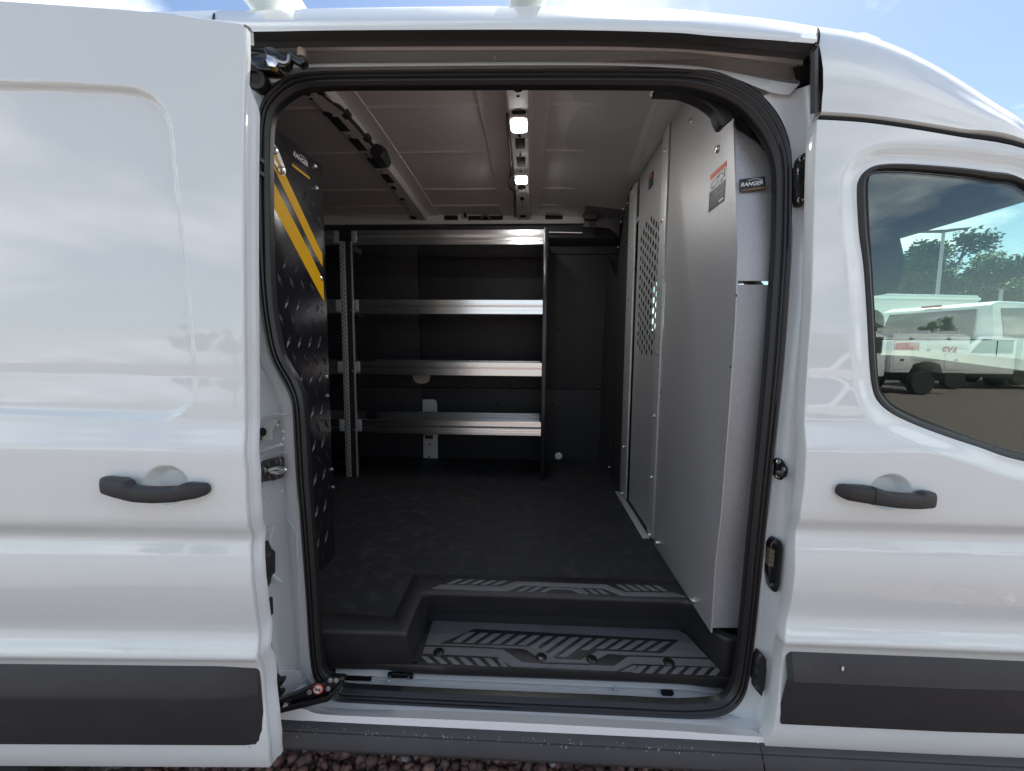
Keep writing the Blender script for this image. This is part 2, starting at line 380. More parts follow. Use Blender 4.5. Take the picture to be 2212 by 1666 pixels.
gravel()

# ------------------------------------------------------------------ the van
van = empty('cargo_van', (0, 2.0, 0), 'white cargo van with its sliding side door open, showing the fitted load space', 'van')
def lean(z): return .035 * np.maximum(0, (np.asarray(z, float) - 1.3) / .85) ** 1.6
DP = np.array([(.30, .03), (.44, .016), (.468, .006), (.50, 0), (.54, -.002), (.735, -.002), (.748, -.006), (.7605, -.0115), (.775, -.0085), (.798, -.001), (.815, .002), (.83, .001), (.86, -.004), (.90, -.009), (.95, -.0115), (.99, -.0075),
               (1.02, -.001), (1.033, .0015), (1.045, -.0005), (1.068, -.0105), (1.085, -.0135), (1.12, -.0145), (1.20, -.0145), (1.238, -.0135), (1.2465, -.0125), (1.27, -.0075), (1.30, -.0015), (1.33, 0), (3, 0)])
zt = np.linspace(.3, 1.4, 1101)
def hermite(x, X, Y):
    m = np.gradient(Y, X); i = np.clip(np.searchsorted(X, x) - 1, 0, len(X) - 2); h = X[i + 1] - X[i]; t = (x - X[i]) / h
    return (2 * t ** 3 - 3 * t ** 2 + 1) * Y[i] + (t ** 3 - 2 * t ** 2 + t) * h * m[i] + (3 * t ** 2 - 2 * t ** 3) * Y[i + 1] + (t ** 3 - t ** 2) * h * m[i + 1]
_d = hermite(zt, DP[:, 0], DP[:, 1]) * 1.2
_k = np.hanning(13); _k /= _k.sum(); _ds = np.convolve(np.pad(_d, 6, 'edge'), _k, 'valid')
_k2 = np.hanning(61); _k2 /= _k2.sum(); _d2 = np.convolve(np.pad(_d, 30, 'edge'), _k2, 'valid'); _bl = sst(.80, .84, zt) * (1 - sst(.985, 1.015, zt)); _ds = _ds * (1 - _bl) + _d2 * _bl
def dprof(z): return np.interp(np.asarray(z, float), zt, _ds)
def SB(x, z): return .97 + lean(z) + 0 * np.asarray(x, float)                # plain body side
SEALY = lambda z: 1.052 + float(lean(z))
def on_seal(p, dy=0):
    y = 1.055
    for _ in range(6): q = aY(p, y); y = SEALY(q.z) + dy
    return aY(p, y)

# --- front (cab) door: skin with window opening
FD_EDGE = C(3, (917, 757)) + C(3, (905, 1100), (895, 1500)) + C(6, (882, 350), (865, 620), (848, 900), (841, 1020), (846, 1180), (849, 1300), (838, 1480), (815, 1640)) + \
    C(9, (800, 110), (782, 190), (780, 330), (768, 500), (740, 660), (722, 770), (716, 850), (704, 905), (688, 1060), (650, 1365), (625, 1440), (585, 1512))
def SF0(x, z): return .97 + lean(z) + dprof(z)
fde = [aS(p, SF0) for p in FD_EDGE]
top_gap = [aS(p, SF0) for p in C(3, (917, 757), (1200, 775), (1500, 815), (1800, 865), (2212, 940))]
e = cr([(p.x, p.z, 0) for p in fde], 4)
tp = [(p.x, p.z, 0) for p in top_gap]
tp += [(1.25, tp[-1][1] - .075, 0), (1.45, tp[-1][1] - .22, 0), (1.66, 1.42, 0)]
zb = fde[-1].z
fd_out = [(p.x, p.y) for p in e] + [(1.0, zb), (1.3, zb), (1.6, zb), (1.66, .62), (1.70, 1.0)] + [(p.x, p.y) for p in cr(tp[::-1], 5)][:-1]
WO = C(3, (1192, 1450), (1180, 1200), (1195, 1115), (1245, 1055), (1330, 1022), (1500, 1017), (1800, 1038), (2000, 1062), (2212, 1105))
WO2 = C(6, (2212, 1330), (1950, 1245), (1700, 1160), (1500, 1080), (1390, 1022), (1315, 955), (1278, 870), (1258, 700), (1242, 400), (1222, 100))
wo = [aS(p, SF0) for p in WO]; wo2 = [aS(p, SF0) for p in WO2]
wpts = [(p.x, p.z, 0) for p in wo] + [(1.20, 1.785, 0), (1.34, 1.66, 0), (1.46, 1.46, 0), (1.45, 1.28, 0), (1.30, 1.195, 0)] + [(p.x, p.z, 0) for p in wo2]
fd_win = [(p.x, p.y) for p in cr(wpts, 5, closed=True)]
cup_f = [aS(p, SF0) for p in C(6, (1372, 1520), (1235, 1500), (1510, 1520), (1375, 1403), (1370, 1640))]
CFX, CFZ = cup_f[0].x, cup_f[0].z; CFA = (cup_f[2].x - cup_f[1].x) / 2; CFB = (cup_f[3].z - cup_f[4].z) / 2
def cup(x, z, cx, cz, a, b):
    q = np.sqrt(((x - cx) / a) ** 2 + ((z - cz) / b) ** 2); return .021 * (1 - sst(.62, 1.0, q))
_wp = np.array(fd_win)
def SF(x, z):
    x = np.atleast_1d(np.asarray(x, float)); z = np.atleast_1d(np.asarray(z, float)); x, z = np.broadcast_arrays(x, z)
    d = polydist(np.stack([x.ravel(), z.ravel()], 1), fd_win).reshape(x.shape)
    return .97 + lean(z) + dprof(z) + .010 * (1 - sst(.004, .046, d)) + cup(x, z, CFX, CFZ, CFA, CFB) + .05 * np.maximum(0, x - 1.1) ** 2
def skin(name, outline, holes, S, step, mat_, parent, flange=.03, rim=.003, extra=None, rings=None):
    v, f = cdt(outline, holes, step, extra, rings); X, Z = v[:, 0], v[:, 1]; Y = S(X, Z)
    V = [tuple(p) for p in np.stack([X, Y, Z], 1)]; nrm = [tuple(n) for n in analytic_normals(S, X, Z)]; F = []
    for t in f:
        a, b, c = (v[i] for i in t); F.append(t if (b[0] - a[0]) * (c[1] - a[1]) - (b[1] - a[1]) * (c[0] - a[0]) > 0 else t[::-1])
    # rolled rim along every free edge
    cnt = {}
    for t in F:
        for i in range(3): k = (t[i], t[(i + 1) % 3]); cnt[k] = 1
    free = [k for k in cnt if (k[1], k[0]) not in cnt]; nx = dict(free); od = {}
    for a, b in free:
        d = v[b] - v[a]; n = np.array([d[1], -d[0]]) / (np.hypot(*d) + 1e-12)
        for i in (a, b): od[i] = od.get(i, 0) + n
    rings = [(rim * .6, rim * .35), (rim, rim), (rim, flange)]; idx = {i: [i] for i in od}
    for ins, dy in rings:
        for i in od:
            n = od[i] / (np.hypot(*od[i]) + 1e-12); idx[i].append(len(V)); V.append((v[i][0] + n[0] * ins, float(Y[i]) + dy, v[i][1] + n[1] * ins)); nrm.append((0, 0, 0))
    for a, b in free:
        for k in range(3): F.append((idx[b][k], idx[a][k], idx[a][k + 1], idx[b][k + 1]))
    return mk(name, V, F, mat_, parent, smooth=60, fix=False, normals=nrm)
def offset_loop(P, d):
    P = np.array(P); T = np.roll(P, -1, 0) - np.roll(P, 1, 0); T /= np.linalg.norm(T, axis=1)[:, None]; n_ = np.stack([T[:, 1], -T[:, 0]], 1)
    if inside(P[:1] + n_[:1] * .004, P.tolist())[0]: n_ = -n_
    return P + n_ * d
rgs = [tuple(p) for d in (.005, .010, .015, .020, .026, .032, .038, .045, .052) for p in offset_loop(fd_win, d)]
fdoor = skin('front_door', fd_out, [fd_win], SF, .014, PAINT, van, flange=.035, extra=(CFX - CFA * 1.15, CFZ - CFB * 1.15, CFX + CFA * 1.15, CFZ + CFB * 1.15, .0035), rings=rgs)
tag(fdoor, 'closed cab door with its window and black pull handle')
# rubber frame round the cab window and the pane
ring_o = [Vector((x, float(SF(x, z)[0]) + .002, z)) for x, z in fd_win]
wi = [aY(p, 1.0) for p in C(3, (1242, 1450), (1233, 1210), (1240, 1120), (1275, 1092), (1330, 1085), (1500, 1090), (1800, 1117), (2000, 1148), (2212, 1195))]
wi2 = [aY(p, 1.0) for p in C(6, (2212, 1272), (1950, 1195), (1750, 1122), (1550, 1047), (1400, 972), (1335, 905), (1303, 850), (1287, 650), (1275, 400), (1258, 100))]
wq = [(p.x, p.z, 0) for p in wi] + [(1.19, 1.745, 0), (1.32, 1.625, 0), (1.43, 1.44, 0), (1.42, 1.30, 0), (1.29, 1.225, 0)] + [(p.x, p.z, 0) for p in wi2]
fd_gl = [(p.x, p.y) for p in cr(wq, 5, closed=True)]
ring_i = [Vector((x, 1.0, z)) for x, z in fd_gl]
def tri(a, b, k, dy): return [p.lerp(q, k) + Vector((0, dy, 0)) for p, q in zip(a, b)]
loft('window_seal', [ring_o, tri(ring_o, ring_i, .12, -.006), tri(ring_o, ring_i, .35, -.009), tri(ring_o, ring_i, .62, -.005), tri(ring_o, ring_i, .78, .004), tri(ring_o, ring_i, .98, .0), tri(ring_o, ring_i, 1.0, .02)], mat('window_rubber', (.02, .019, .019), .5), fdoor, cu=True)
_g = [(p[0], p[1]) for p in fd_gl]
gcx = sum(p[0] for p in _g) / len(_g); gcz = sum(p[1] for p in _g) / len(_g)
gp = [(gcx + (x - gcx) * 1.012, gcz + (z - gcz) * 1.012) for x, z in _g]
slab('window_pane', gp, fxz(1.006), .004, 0, GLASS, fdoor)

# --- pull handles: grip bar bowed off the skin
def handle(name, top, bot, S, parent, seam):
    T = [aS(p, S) for p in top]; B = [aS(p, S) for p in bot]; n = 46
    x0, x1 = T[0].x, T[-1].x; g = (1 - np.cos(np.linspace(0, math.pi, n))) / 2; xs = x0 + (x1 - x0) * (.25 * g + .75 * np.linspace(0, 1, n))
    zt_ = np.interp(xs, [p.x for p in T], [p.z for p in T]); zb_ = np.interp(xs, [p.x for p in B], [p.z for p in B]); rows = []
    for i, (x, a, b) in enumerate(zip(xs, zt_, zb_)):
        s = i / (n - 1); mid = (a + b) / 2; hw = max((a - b) / 2, .001)
        bow = (.022 + .016 * math.sin(math.pi * s) ** .8) * min(1, .45 + 6 * min(s, 1 - s)); bk = .012 * math.sin(math.pi * s) ** 1.5 if .30 < s < .82 else 0
        y0 = float(np.atleast_1d(S(x, mid))[0]); row = []
        for k in range(16):
            t = 2 * math.pi * k / 16; c, sn = math.cos(t), math.sin(t)
            c = math.copysign(abs(c) ** .55, c); sn = math.copysign(abs(sn) ** .55, sn)
            yc = y0 - (bow + bk) / 2 - .001; row.append(Vector((x, yc - sn * (bow - bk) / 2, mid + hw * c)))
        rows.append(row)
    rows = [[sum(rows[0], Vector()) / 16] * 16] + rows + [[sum(rows[-1], Vector()) / 16] * 16]
    o = loft(name, rows, BLKP, parent, cu=True, smooth=50, fix=True)
    lo_ = [r[13].lerp(r[12], .3) + Vector((0, -.0004, 0)) for r in rows[3:-3]]; tube('parting_line', lo_, .0006, HOLE, o, 5)
    if seam is not None:
        k = int(seam * n); pts = [p + (p - sum(rows[k], Vector()) / 16) * .012 for p in rows[k]]
        tube('seam', pts, .0008, HOLE, o, 5, closed=True)
    return o
handle('handle', C(6, (1021, 1486), (1029, 1468), (1052, 1457), (1215, 1463), (1240, 1472), (1290, 1490), (1400, 1503), (1490, 1508), (1505, 1495), (1520, 1491), (1590, 1500), (1624, 1512), (1635, 1532)),
       C(6, (1021, 1520), (1030, 1538), (1056, 1550), (1230, 1573), (1350, 1588), (1480, 1597), (1570, 1598), (1620, 1590), (1635, 1566)), SF0, fdoor, .34)

# --- side mouldings (rub strips): upper face tilts up, lower face hangs straight
def strip(name, pts, parent, S, endcap):
    """pts: list of (x, z top, z mid, z bottom)"""
    rows = []
    for x, zt_, zm, zb_ in pts:
        y = float(np.atleast_1d(S(x, .64))[0])
        rows.append([Vector((x, y + .004, zt_)), Vector((x, y - .001, zt_)), Vector((x, y - .004, zt_ - .004)), Vector((x, y - .0165, zm + .006)), Vector((x, y - .0185, zm)), Vector((x, y - .0175, zm - .006)), Vector((x, y - .009, zb_ + .012)), Vector((x, y - .006, zb_ + .002)), Vector((x, y - .002, zb_)), Vector((x, y + .004, zb_))])
    o = loft(name, rows, MOULD, parent, smooth=25, fix=True)
    return o
s0 = [(x, .731, .665, .538) for x in (1.0, 1.3, 1.58)]
a_, b_2, c_2 = aS(C(9, (712, 905))[0], SF0), aS(C(9, (690, 1060))[0], SF0), aS(C(9, (648, 1365))[0], SF0)
rows = []
for x in (0, .01, .4, .94):
    r_ = []
    for k, (zz_, dy) in enumerate(((.731, .004), (.731, -.001), (.727, -.004), (.671, -.0165), (.665, -.0185), (.659, -.0175), (.55, -.009), (.54, -.006), (.538, -.002), (.538, .004))):
        xe = np.interp(zz_, [.538, .665, .731], [c_2.x, b_2.x, a_.x]) + .004
        q = dy if x > 0 else min(dy + .012, .004); r_.append(Vector((xe + x, .97 + q + .05 * max(0, xe + x - 1.1) ** 2, zz_)))
    rows.append(r_)
fstrip = loft('side_moulding', rows, MOULD, fdoor, smooth=25, fix=True)
slab('scuff_mark', disc(*[aY(C(9, (1066, 1016))[0], .96)[i] for i in (0, 2)], .003, 8, .006), fxz(.9575), .0006, 0, WHT, fdoor)

# --- sliding door, slid back and standing off the body, its tail a little further out
YD, KD = .852, .06
def zd(x, z): return z + .016 * (x + .6)
def SD0(x, z): return YD + KD * (np.asarray(x, float) + .6) + lean(zd(x, z)) + dprof(zd(x, z))
rc = [aS(p, SD0) for p in C(1, (0, 530), (400, 540), (780, 560), (900, 590), (975, 640), (1030, 720), (1058, 820), (1085, 1080), (1130, 1540)) + C(4, (1163, 230), (1190, 500), (1207, 720), (1207, 850), (1185, 940), (1130, 1000), (1060, 1030), (950, 1042), (500, 1028), (0, 1010))]
rcp = [(p.x, p.z, 0) for p in rc]; rcp = cr(rcp, 4)
rec_poly = [(p.x, p.y) for p in rcp] + [(-1.80, rcp[-1].y + .01), (-1.80, rcp[0].y + .01)]
cup_s = [aS(p, SD0) for p in C(4, (1045, 1478), (898, 1450), (1195, 1460), (1045, 1350), (1040, 1608))]
CSX, CSZ = cup_s[0].x, cup_s[0].z; CSA = (cup_s[2].x - cup_s[1].x) / 2; CSB = (cup_s[3].z - cup_s[4].z) / 2
def SD(x, z):
    x = np.atleast_1d(np.asarray(x, float)); z = np.atleast_1d(np.asarray(z, float)); x, z = np.broadcast_arrays(x, z)
    G = np.stack([x.ravel(), z.ravel()], 1); d = polydist(G, rec_poly); d = np.where(inside(G, rec_poly), d, -d).reshape(x.shape)
    return SD0(x, z) + .013 * sst(-.009, .007, d) + cup(x, z, CSX, CSZ, CSA, CSB) - .02 * sst(2.09, 2.2, zd(x, z)) * 0
edge_v = [(527, 56), (523, 130), (521, 220), (520, 330), (520, 420), (520, 520), (521, 640), (522, 760), (524, 880), (525, 950), (525, 1000), (526, 1060), (529, 1100), (537, 1163), (539, 1220), (542, 1280), (549, 1345), (554, 1400), (558, 1440), (565, 1500), (572, 1560), (577, 1610), (581, 1660)]
eg = [aS(p, SD0) for p in edge_v]; ez = np.array([p.z for p in eg])[::-1]; ex = np.array([p.x for p in eg])[::-1]
tp_ = [aS(p, SD0) for p in C(1, (0, 10), (780, 65), (1100, 95), (1540, 157))]
tpx = np.array([p.x for p in tp_]); tpz = np.array([p.z for p in tp_])
nz, nx_ = 340, 96
Zs = np.concatenate([np.linspace(.468, 2.0, 300), np.linspace(2.0, 1, 2)[:0], np.linspace(2.006, 2.2, 40)])
us = np.concatenate([np.linspace(0, .45, 24)[:-1], np.linspace(.45, 1, 140)]); nx_ = len(us)
GX = np.zeros((nz, nx_)); GZ = np.zeros((nz, nx_))
ztop = lambda x: np.interp(x, [-1.9, tpx[0], *tpx[1:]], [tpz[0] + .012, tpz[0], *tpz[1:]])
for i, zrow in enumerate(Zs):
    xe = np.interp(zrow, ez, ex); xs = -1.88 + (xe + 1.88) * us; zr = (zrow - .468) / (2.2 - .468)
    GX[i] = xs; GZ[i] = .468 + (ztop(xs) - .468) * zr - .016 * (xs + .6) * (1 - zr)
GY = SD(GX.ravel(), GZ.ravel()).reshape(GX.shape)
nor = analytic_normals(SD, GX.ravel(), GZ.ravel())
V = [tuple(p) for p in np.stack([GX.ravel(), GY.ravel(), GZ.ravel()], 1)]; F = []
for i in range(nz - 1):
    for j in range(nx_ - 1): F.append((i * nx_ + j, i * nx_ + j + 1, (i + 1) * nx_ + j + 1, (i + 1) * nx_ + j))
nn_ = [tuple(n) for n in nor]
sdoor = mk('sliding_door', V, F, PAINT, van, smooth=60, fix=False, normals=nn_)
tag(sdoor, 'sliding side door slid back, with stamped panel and black pull handle')
# the front edge of the door: rolled hem, then the stepped inner return facing the opening
E_ = [Vector((GX[i, -1], GY[i, -1], GZ[i, -1])) for i in range(0, nz, 2)]
def off(dx, dy, zcut=None):
    o = []
    for p in E_:
        k = 1 if zcut is None else float(sst(2.05, 2.0, p.z)) if False else max(.3, 1 - float(sst(1.97, 2.06, p.z)))
        o.append(p + Vector((dx * (k if zcut else 1), dy * (k if zcut else 1) + (0 if k or not zcut else 0), 0)))
    return o
hem = [off(0, 0), off(.0022, .001), off(.0035, .0035), off(.0035, .012), off(.003, .016)]
loft('front_edge', hem, PAINT, sdoor, smooth=60)
loft('inner_return', [off(.002, .012, 1), off(.005, .016, 1), off(.006, .026, 1), off(.010, .029, 1), off(.011, .041, 1), off(.006, .045, 1), off(-.05, .047, 1)], JAMB, sdoor, smooth=50)
tE = [Vector((GX[-1, j], GY[-1, j], GZ[-1, j])) for j in range(nx_)]
loft('top_edge', [tE, [p + Vector((0, .004, .004)) for p in tE], [p + Vector((0, .02, .009)) for p in tE], [p + Vector((0, .03, .006)) for p in tE], [p + Vector((0, .03, -.02)) for p in tE]], PAINT, sdoor, smooth=70)
bE = [Vector((GX[0, j], GY[0, j], GZ[0, j])) for j in range(nx_)]
loft('bottom_edge', [bE, [p + Vector((0, .012, -.006)) for p in bE], [p + Vector((0, .05, -.004)) for p in bE]], PAINT, sdoor, smooth=60)
loft('inner_panel', [[Vector((x, YD + KD * (x + .6) + .046 + float(lean(z)), z)) for x in np.linspace(-1.87, -.64, 8)] for z in np.linspace(.48, 2.12, 16)], JAMB, sdoor)
handle('handle', C(4, (661, 1438), (669, 1421), (696, 1408), (740, 1408), (885, 1418), (896, 1428), (900, 1446), (930, 1455), (1050, 1461), (1160, 1460), (1190, 1452), (1205, 1440), (1290, 1449), (1320, 1456), (1330, 1474)),
       C(4, (661, 1474), (670, 1490), (700, 1504), (800, 1528), (930, 1549), (1050, 1555), (1170, 1552), (1290, 1537), (1320, 1528), (1330, 1510)), SD0, sdoor, None)
rows = []
za = [aS(p, SD0) for p in C(7, (1622, 1005))][0]; zb3 = [aS(p, SD0) for p in C(7, (1668, 1503))][0]
for x in (0, .004, .045, .1, .5, 1.2):
    r_ = []
    for k, (q, dy) in enumerate(((1, .004), (1, -.001), (.98, -.004), (.69, -.0165), (.655, -.0185), (.62, -.0175), (.06, -.009), (.012, -.006), (0, -.002), (0, .004))):
        zz_ = zb3.z + (za.z - zb3.z) * q; xe = zb3.x + (za.x - zb3.x) * q - x; zz2 = zz_ + .016 * x
        f_ = (0 if x == 0 else .35 if x == .004 else .55 + .45 * (1 - q) if x == .045 else 1)
        r_.append(Vector((xe, float(SD0(xe, .6)) + dy * f_ + .002 * (1 - f_), zz2)))
    rows.append(r_)
loft('side_moulding', rows, MOULD, sdoor, smooth=30, fix=True)
for q in C(7, (150, 1000), (470, 992), (1080, 1010), (1580, 1290), (1590, 1380), (1600, 1450), (1575, 1260), (1605, 1475), (240, 1005)):
    p = aS(q, SD0); slab('scuff_mark', [(p.x + random.uniform(-.005, .005), p.z + random.uniform(-.004, .004)) for _ in range(3)], fxz(p.y - .009 - (.008 if q[1] < 1460 else .008)), .0005, 0, MOULD, sdoor)
# latch parts showing past the door edge
blk = C(7, (1640, 240), (1665, 300), (1690, 320), (1690, 455), (1670, 470), (1660, 520), (1640, 560))
prism('edge_latch', [aY(p, .965) for p in blk], (0, .03, 0), BLKP, sdoor, .002)
for i in range(5): box('latch_tooth', tuple(aY(C(7, (1686, 340 + i * 24))[0], .962) + Vector((0, 0, -.003))), tuple(aY(C(7, (1698, 340 + i * 24))[0], .975) + Vector((.002, 0, .003))), BLKP, sdoor)
prism('lower_catch', [aY(p, .97) for p in C(7, (1715, 1085), (1740, 1105), (1775, 1102), (1772, 1130), (1745, 1150), (1735, 1180), (1772, 1182), (1770, 1200), (1720, 1210))], (0, .02, 0), GLOSSB, sdoor, .001)
prism('edge_bumper', [aY(p, .965) for p in C(7, (1672, 595), (1688, 600), (1692, 705), (1680, 715))], (0, .02, 0), BLKP, sdoor, .001)

# --- rubber weatherstrip round the opening: three ribs
SO = C(1, (1612, 1400), (1606, 1150), (1610, 950), (1620, 800), (1637, 690), (1675, 600), (1745, 525), (1850, 474), (2000, 455)) + C(2, (100, 449), (700, 442), (1300, 437), (1800, 436), (2150, 437)) + \
    C(3, (60, 437), (180, 440), (300, 460), (430, 512), (545, 588), (640, 690), (700, 795), (735, 905), (748, 1020), (748, 1250), (742, 1560)) + C(6, (728, 250), (700, 650), (665, 1000), (630, 1330), (597, 1640)) + \
    C(9, (568, 300), (535, 640), (503, 930), (478, 1090), (452, 1185), (400, 1260), (320, 1310), (200, 1330), (0, 1330)) + C(8, (1800, 1310), (1200, 1283), (700, 1258), (250, 1235), (60, 1222)) + C(7, (2110, 1190), (2030, 1150), (1985, 1095), (1962, 1010), (1945, 850), (1930, 600), (1908, 300), (1888, 30)) + \
    C(4, (1872, 1480), (1856, 1220), (1846, 1020), (1832, 930), (1795, 845), (1740, 742), (1700, 645), (1665, 490), (1641, 320), (1622, 110))
SI = C(1, (1697, 1400), (1695, 1150), (1695, 950), (1702, 790), (1725, 700), (1775, 640), (1850, 585), (1930, 556), (2040, 546)) + C(2, (120, 541), (700, 538), (1300, 536), (1800, 537), (2130, 540)) + \
    C(3, (20, 545), (110, 555), (220, 580), (330, 622), (440, 690), (520, 775), (590, 880), (632, 985), (650, 1090), (652, 1280), (645, 1560)) + C(6, (628, 250), (600, 650), (570, 1000), (538, 1330), (507, 1640)) + \
    C(9, (480, 300), (450, 640), (420, 930), (398, 1080), (372, 1155), (330, 1205), (270, 1232), (180, 1241), (0, 1246)) + C(8, (1800, 1227), (1200, 1202), (700, 1180), (320, 1160), (110, 1146)) + C(7, (2150, 1120), (2080, 1082), (2040, 1045), (2022, 985), (2010, 850), (1996, 600), (1977, 300), (1957, 30)) + \
    C(4, (1945, 1480), (1931, 1220), (1918, 1030), (1902, 915), (1862, 805), (1805, 712), (1768, 630), (1735, 470), (1715, 310), (1703, 110))
SOw = [on_seal(p) for p in SO]; SIw = [on_seal(p, .004) for p in SI]
so = cr(SOw, 5, True); si = cr(SIw, 5, True)
prof = [(0, .02), (0, -.002), (.04, -.009), (.12, -.013), (.20, -.010), (.25, -.003), (.31, -.003), (.36, -.011), (.43, -.014), (.50, -.011), (.55, -.003), (.61, -.003), (.66, -.011), (.73, -.013), (.80, -.010), (.86, -.003), (.94, -.001), (1.0, .004), (1.02, .02)]
loft('door_seal', [[a.lerp(b, t) + Vector((0, dy, 0)) for a, b in zip(so, si)] for t, dy in [(q0, q1 * .55 if q1 < 0 else q1) for q0, q1 in prof]], RUBB, van, cu=True, smooth=60)
NSO = len(SO)

# --- front jamb (B pillar): flat face beside the seal, ridge, then a return out to the cab door
jz = C(3, (560, 600), (690, 790), (742, 1000), (748, 1300)) + C(6, (742, 0), (720, 350), (688, 780), (640, 1250), (595, 1665)) + C(9, (560, 400), (530, 700), (500, 950), (475, 1100), (440, 1210), (380, 1285), (330, 1325))
jr = C(3, (860, 540), (872, 720), (885, 900), (880, 1310)) + C(6, (838, 0), (822, 350), (780, 780), (738, 1250), (710, 1665)) + C(9, (690, 400), (662, 700), (635, 950), (612, 1100), (575, 1230), (540, 1380), (520, 1480))
jd = C(3, (925, 560), (925, 720), (918, 900), (905, 1310)) + C(6, (900, 0), (884, 350), (862, 780), (852, 1250), (820, 1665)) + C(9, (785, 400), (735, 700), (710, 950), (690, 1100), (675, 1230), (645, 1420), (600, 1515))
A = [on_seal(p, .008) for p in jz]; Bm = [on_seal(p, -.002) for p in jr]; D = [aS((p[0] + 6, p[1]), lambda x, z: .985 + lean(z)) for p in jd]
A = cr(A, 6); Bm = cr(Bm, 6); D = cr(D, 6)
mixr = lambda P, Q, t, dy=0: [p.lerp(q, t) + Vector((0, dy, 0)) for p, q in zip(P, Q)]
loft('front_jamb', [mixr(A, Bm, -.25, .012), mixr(A, Bm, .05, .002), mixr(A, Bm, .12, .0), mixr(A, Bm, .3, .004), mixr(A, Bm, .85, .003), mixr(A, Bm, .95, -.002), mixr(Bm, D, .06, -.006), mixr(Bm, D, .3, -.0), mixr(Bm, D, .75, .01), mixr(Bm, D, .97, .006), mixr(Bm, D, 1.05, .03)], JAMB, van, smooth=60)
# --- rear jamb behind the sliding door
jl = C(1, (1880, 470), (1740, 530), (1665, 620), (1630, 720), (1612, 850), (1608, 1300)) + C(4, (1612, 10), (1640, 320), (1700, 645), (1795, 845), (1845, 1000), (1856, 1220), (1872, 1480)) + C(7, (1888, 30), (1930, 600), (1950, 900), (1975, 1070), (2020, 1150))
A = [on_seal(p, .006) for p in jl]; A = cr(A, 6)
def outp(dx, dy, xabs=None): return [Vector((p.x - dx if xabs is None else xabs, p.y + dy, p.z + (0.02 if p.z > 2.1 and xabs else 0))) for p in A]
loft('rear_jamb', [outp(-.012, .01), outp(.004, .0), outp(.02, .004), outp(.045, .012), outp(.05, .018), outp(.11, .012), outp(.145, .0), outp(.155, -.06), outp(.165, -.08), [Vector((-.80, .97 + float(lean(p.z)), p.z)) for p in A]], JAMB, van, smooth=60)
# body side behind the opening (mostly hidden by the slid-back door)
loft('rear_quarter', [[Vector((x, float(SF0(x, z)) , z)) for x in np.linspace(-3.35, -.80, 12)] for z in np.linspace(.46, 2.25, 90)], PAINT, van, smooth=60)

# --- header over the opening: upper rail recess
def row(pts, y, tuck=0): return [p + Vector((0, tuck * float(sst(.72, .95, i / 59)), tuck * .35 * float(sst(.72, .95, i / 59)))) for i, p in enumerate(rs(cr([aY(p, y) if not callable(y) else on_seal(p, y(0)) for p in pts], 5), 60))]
LX = 495
h_so = [(LX, 158), *C(2, (-330, 462), (0, 452), (700, 444), (1300, 438), (1800, 437), (2212, 438)), *C(3, (120, 438), (300, 462), (430, 512), (545, 590), (620, 665))]
h_l1 = [(LX, 146), *C(2, (-330, 432), (0, 425), (700, 418), (1300, 414), (1800, 416), (2212, 432)), *C(3, (200, 450), (380, 492), (520, 548), (640, 590), (735, 600))]
h_l2 = [(LX, 141), *C(2, (-330, 412), (0, 402), (700, 396), (1300, 392), (1800, 396), (2212, 410)), *C(3, (200, 425), (400, 462), (560, 495), (700, 520), (800, 530))]
h_t1 = [(LX, 137), *C(2, (-330, 396), (0, 388), (700, 384), (1300, 382), (1800, 385), (2212, 398)), *C(3, (200, 412), (400, 445), (560, 470), (700, 490), (805, 505))]
h_t2 = [(LX, 113), *C(2, (-330, 340), (0, 330), (700, 328), (1300, 326), (1800, 328), (2212, 338)), *C(3, (200, 352), (400, 378), (560, 398), (700, 415), (815, 432))]
h_t3 = [(LX, 109), *C(2, (-330, 325), (0, 318), (700, 316), (1300, 314), (1800, 316), (2212, 326)), *C(3, (200, 340), (400, 362), (560, 380), (700, 394), (818, 408))]
h_d1 = [(LX, 101), *C(2, (-330, 303), (0, 294), (700, 291), (1300, 290), (1800, 292), (2212, 306)), *C(3, (200, 318), (400, 335), (560, 350), (700, 362), (822, 378))]
h_d2 = [(LX, 88), *C(2, (-330, 262), (0, 256), (700, 254), (1300, 254), (1800, 258), (2212, 272)), *C(3, (200, 284), (400, 302), (560, 315), (700, 327), (858, 342))]
h_w = [(LX, 69), *C(2, (-330, 198), (0, 192), (700, 188), (1300, 187), (1800, 194), (2212, 207)), *C(3, (200, 222), (400, 237), (560, 248), (700, 258), (890, 274))]
HEADP = mat('header_paint', (.56, .50, .47), .5, coat=.2)
loft('header', [row(h_so, lambda a: .012, .07), row([(u, v - 3) for u, v in h_so], lambda a: .02, .07), row(h_l1, lambda a: .012, .04), row([(u, v - 1) for u, v in h_l1], lambda a: -.006), row(h_l2, lambda a: -.004), row([(u, v - 1) for u, v in h_l2], lambda a: .012), row(h_t1, 1.135), row(h_t2, 1.145), row([(u, v - .5) for u, v in h_t2], 1.135), row(h_t3, 1.11), row(h_d1, 1.105)], JAMB, van, smooth=45)
lathe('rail_plug', [(.006, 0), (.006, .002), (.003, .003)], aY(C(2, (1060, 369))[0], 1.14), (0, -1, 0), CEIL, van, 10)
loft('rail_cover', [row(h_d1, 1.103), row([(u, v + 1) for u, v in h_d1], 1.07), row([(u, v - .3) for u, v in h_d1], 1.045), row(h_d2, 1.035), row([(u, v - 1) for u, v in h_d2], 1.03), row([(u, v + 5) for u, v in h_w], 1.012), row([(u, v + .6) for u, v in h_w], 1.006), row([(u, v + .4) for u, v in h_w], 1.03)], mat('rail_cover_plastic', (.055, .055, .057), .42, bump=(700, .15, 2)), van, smooth=40)
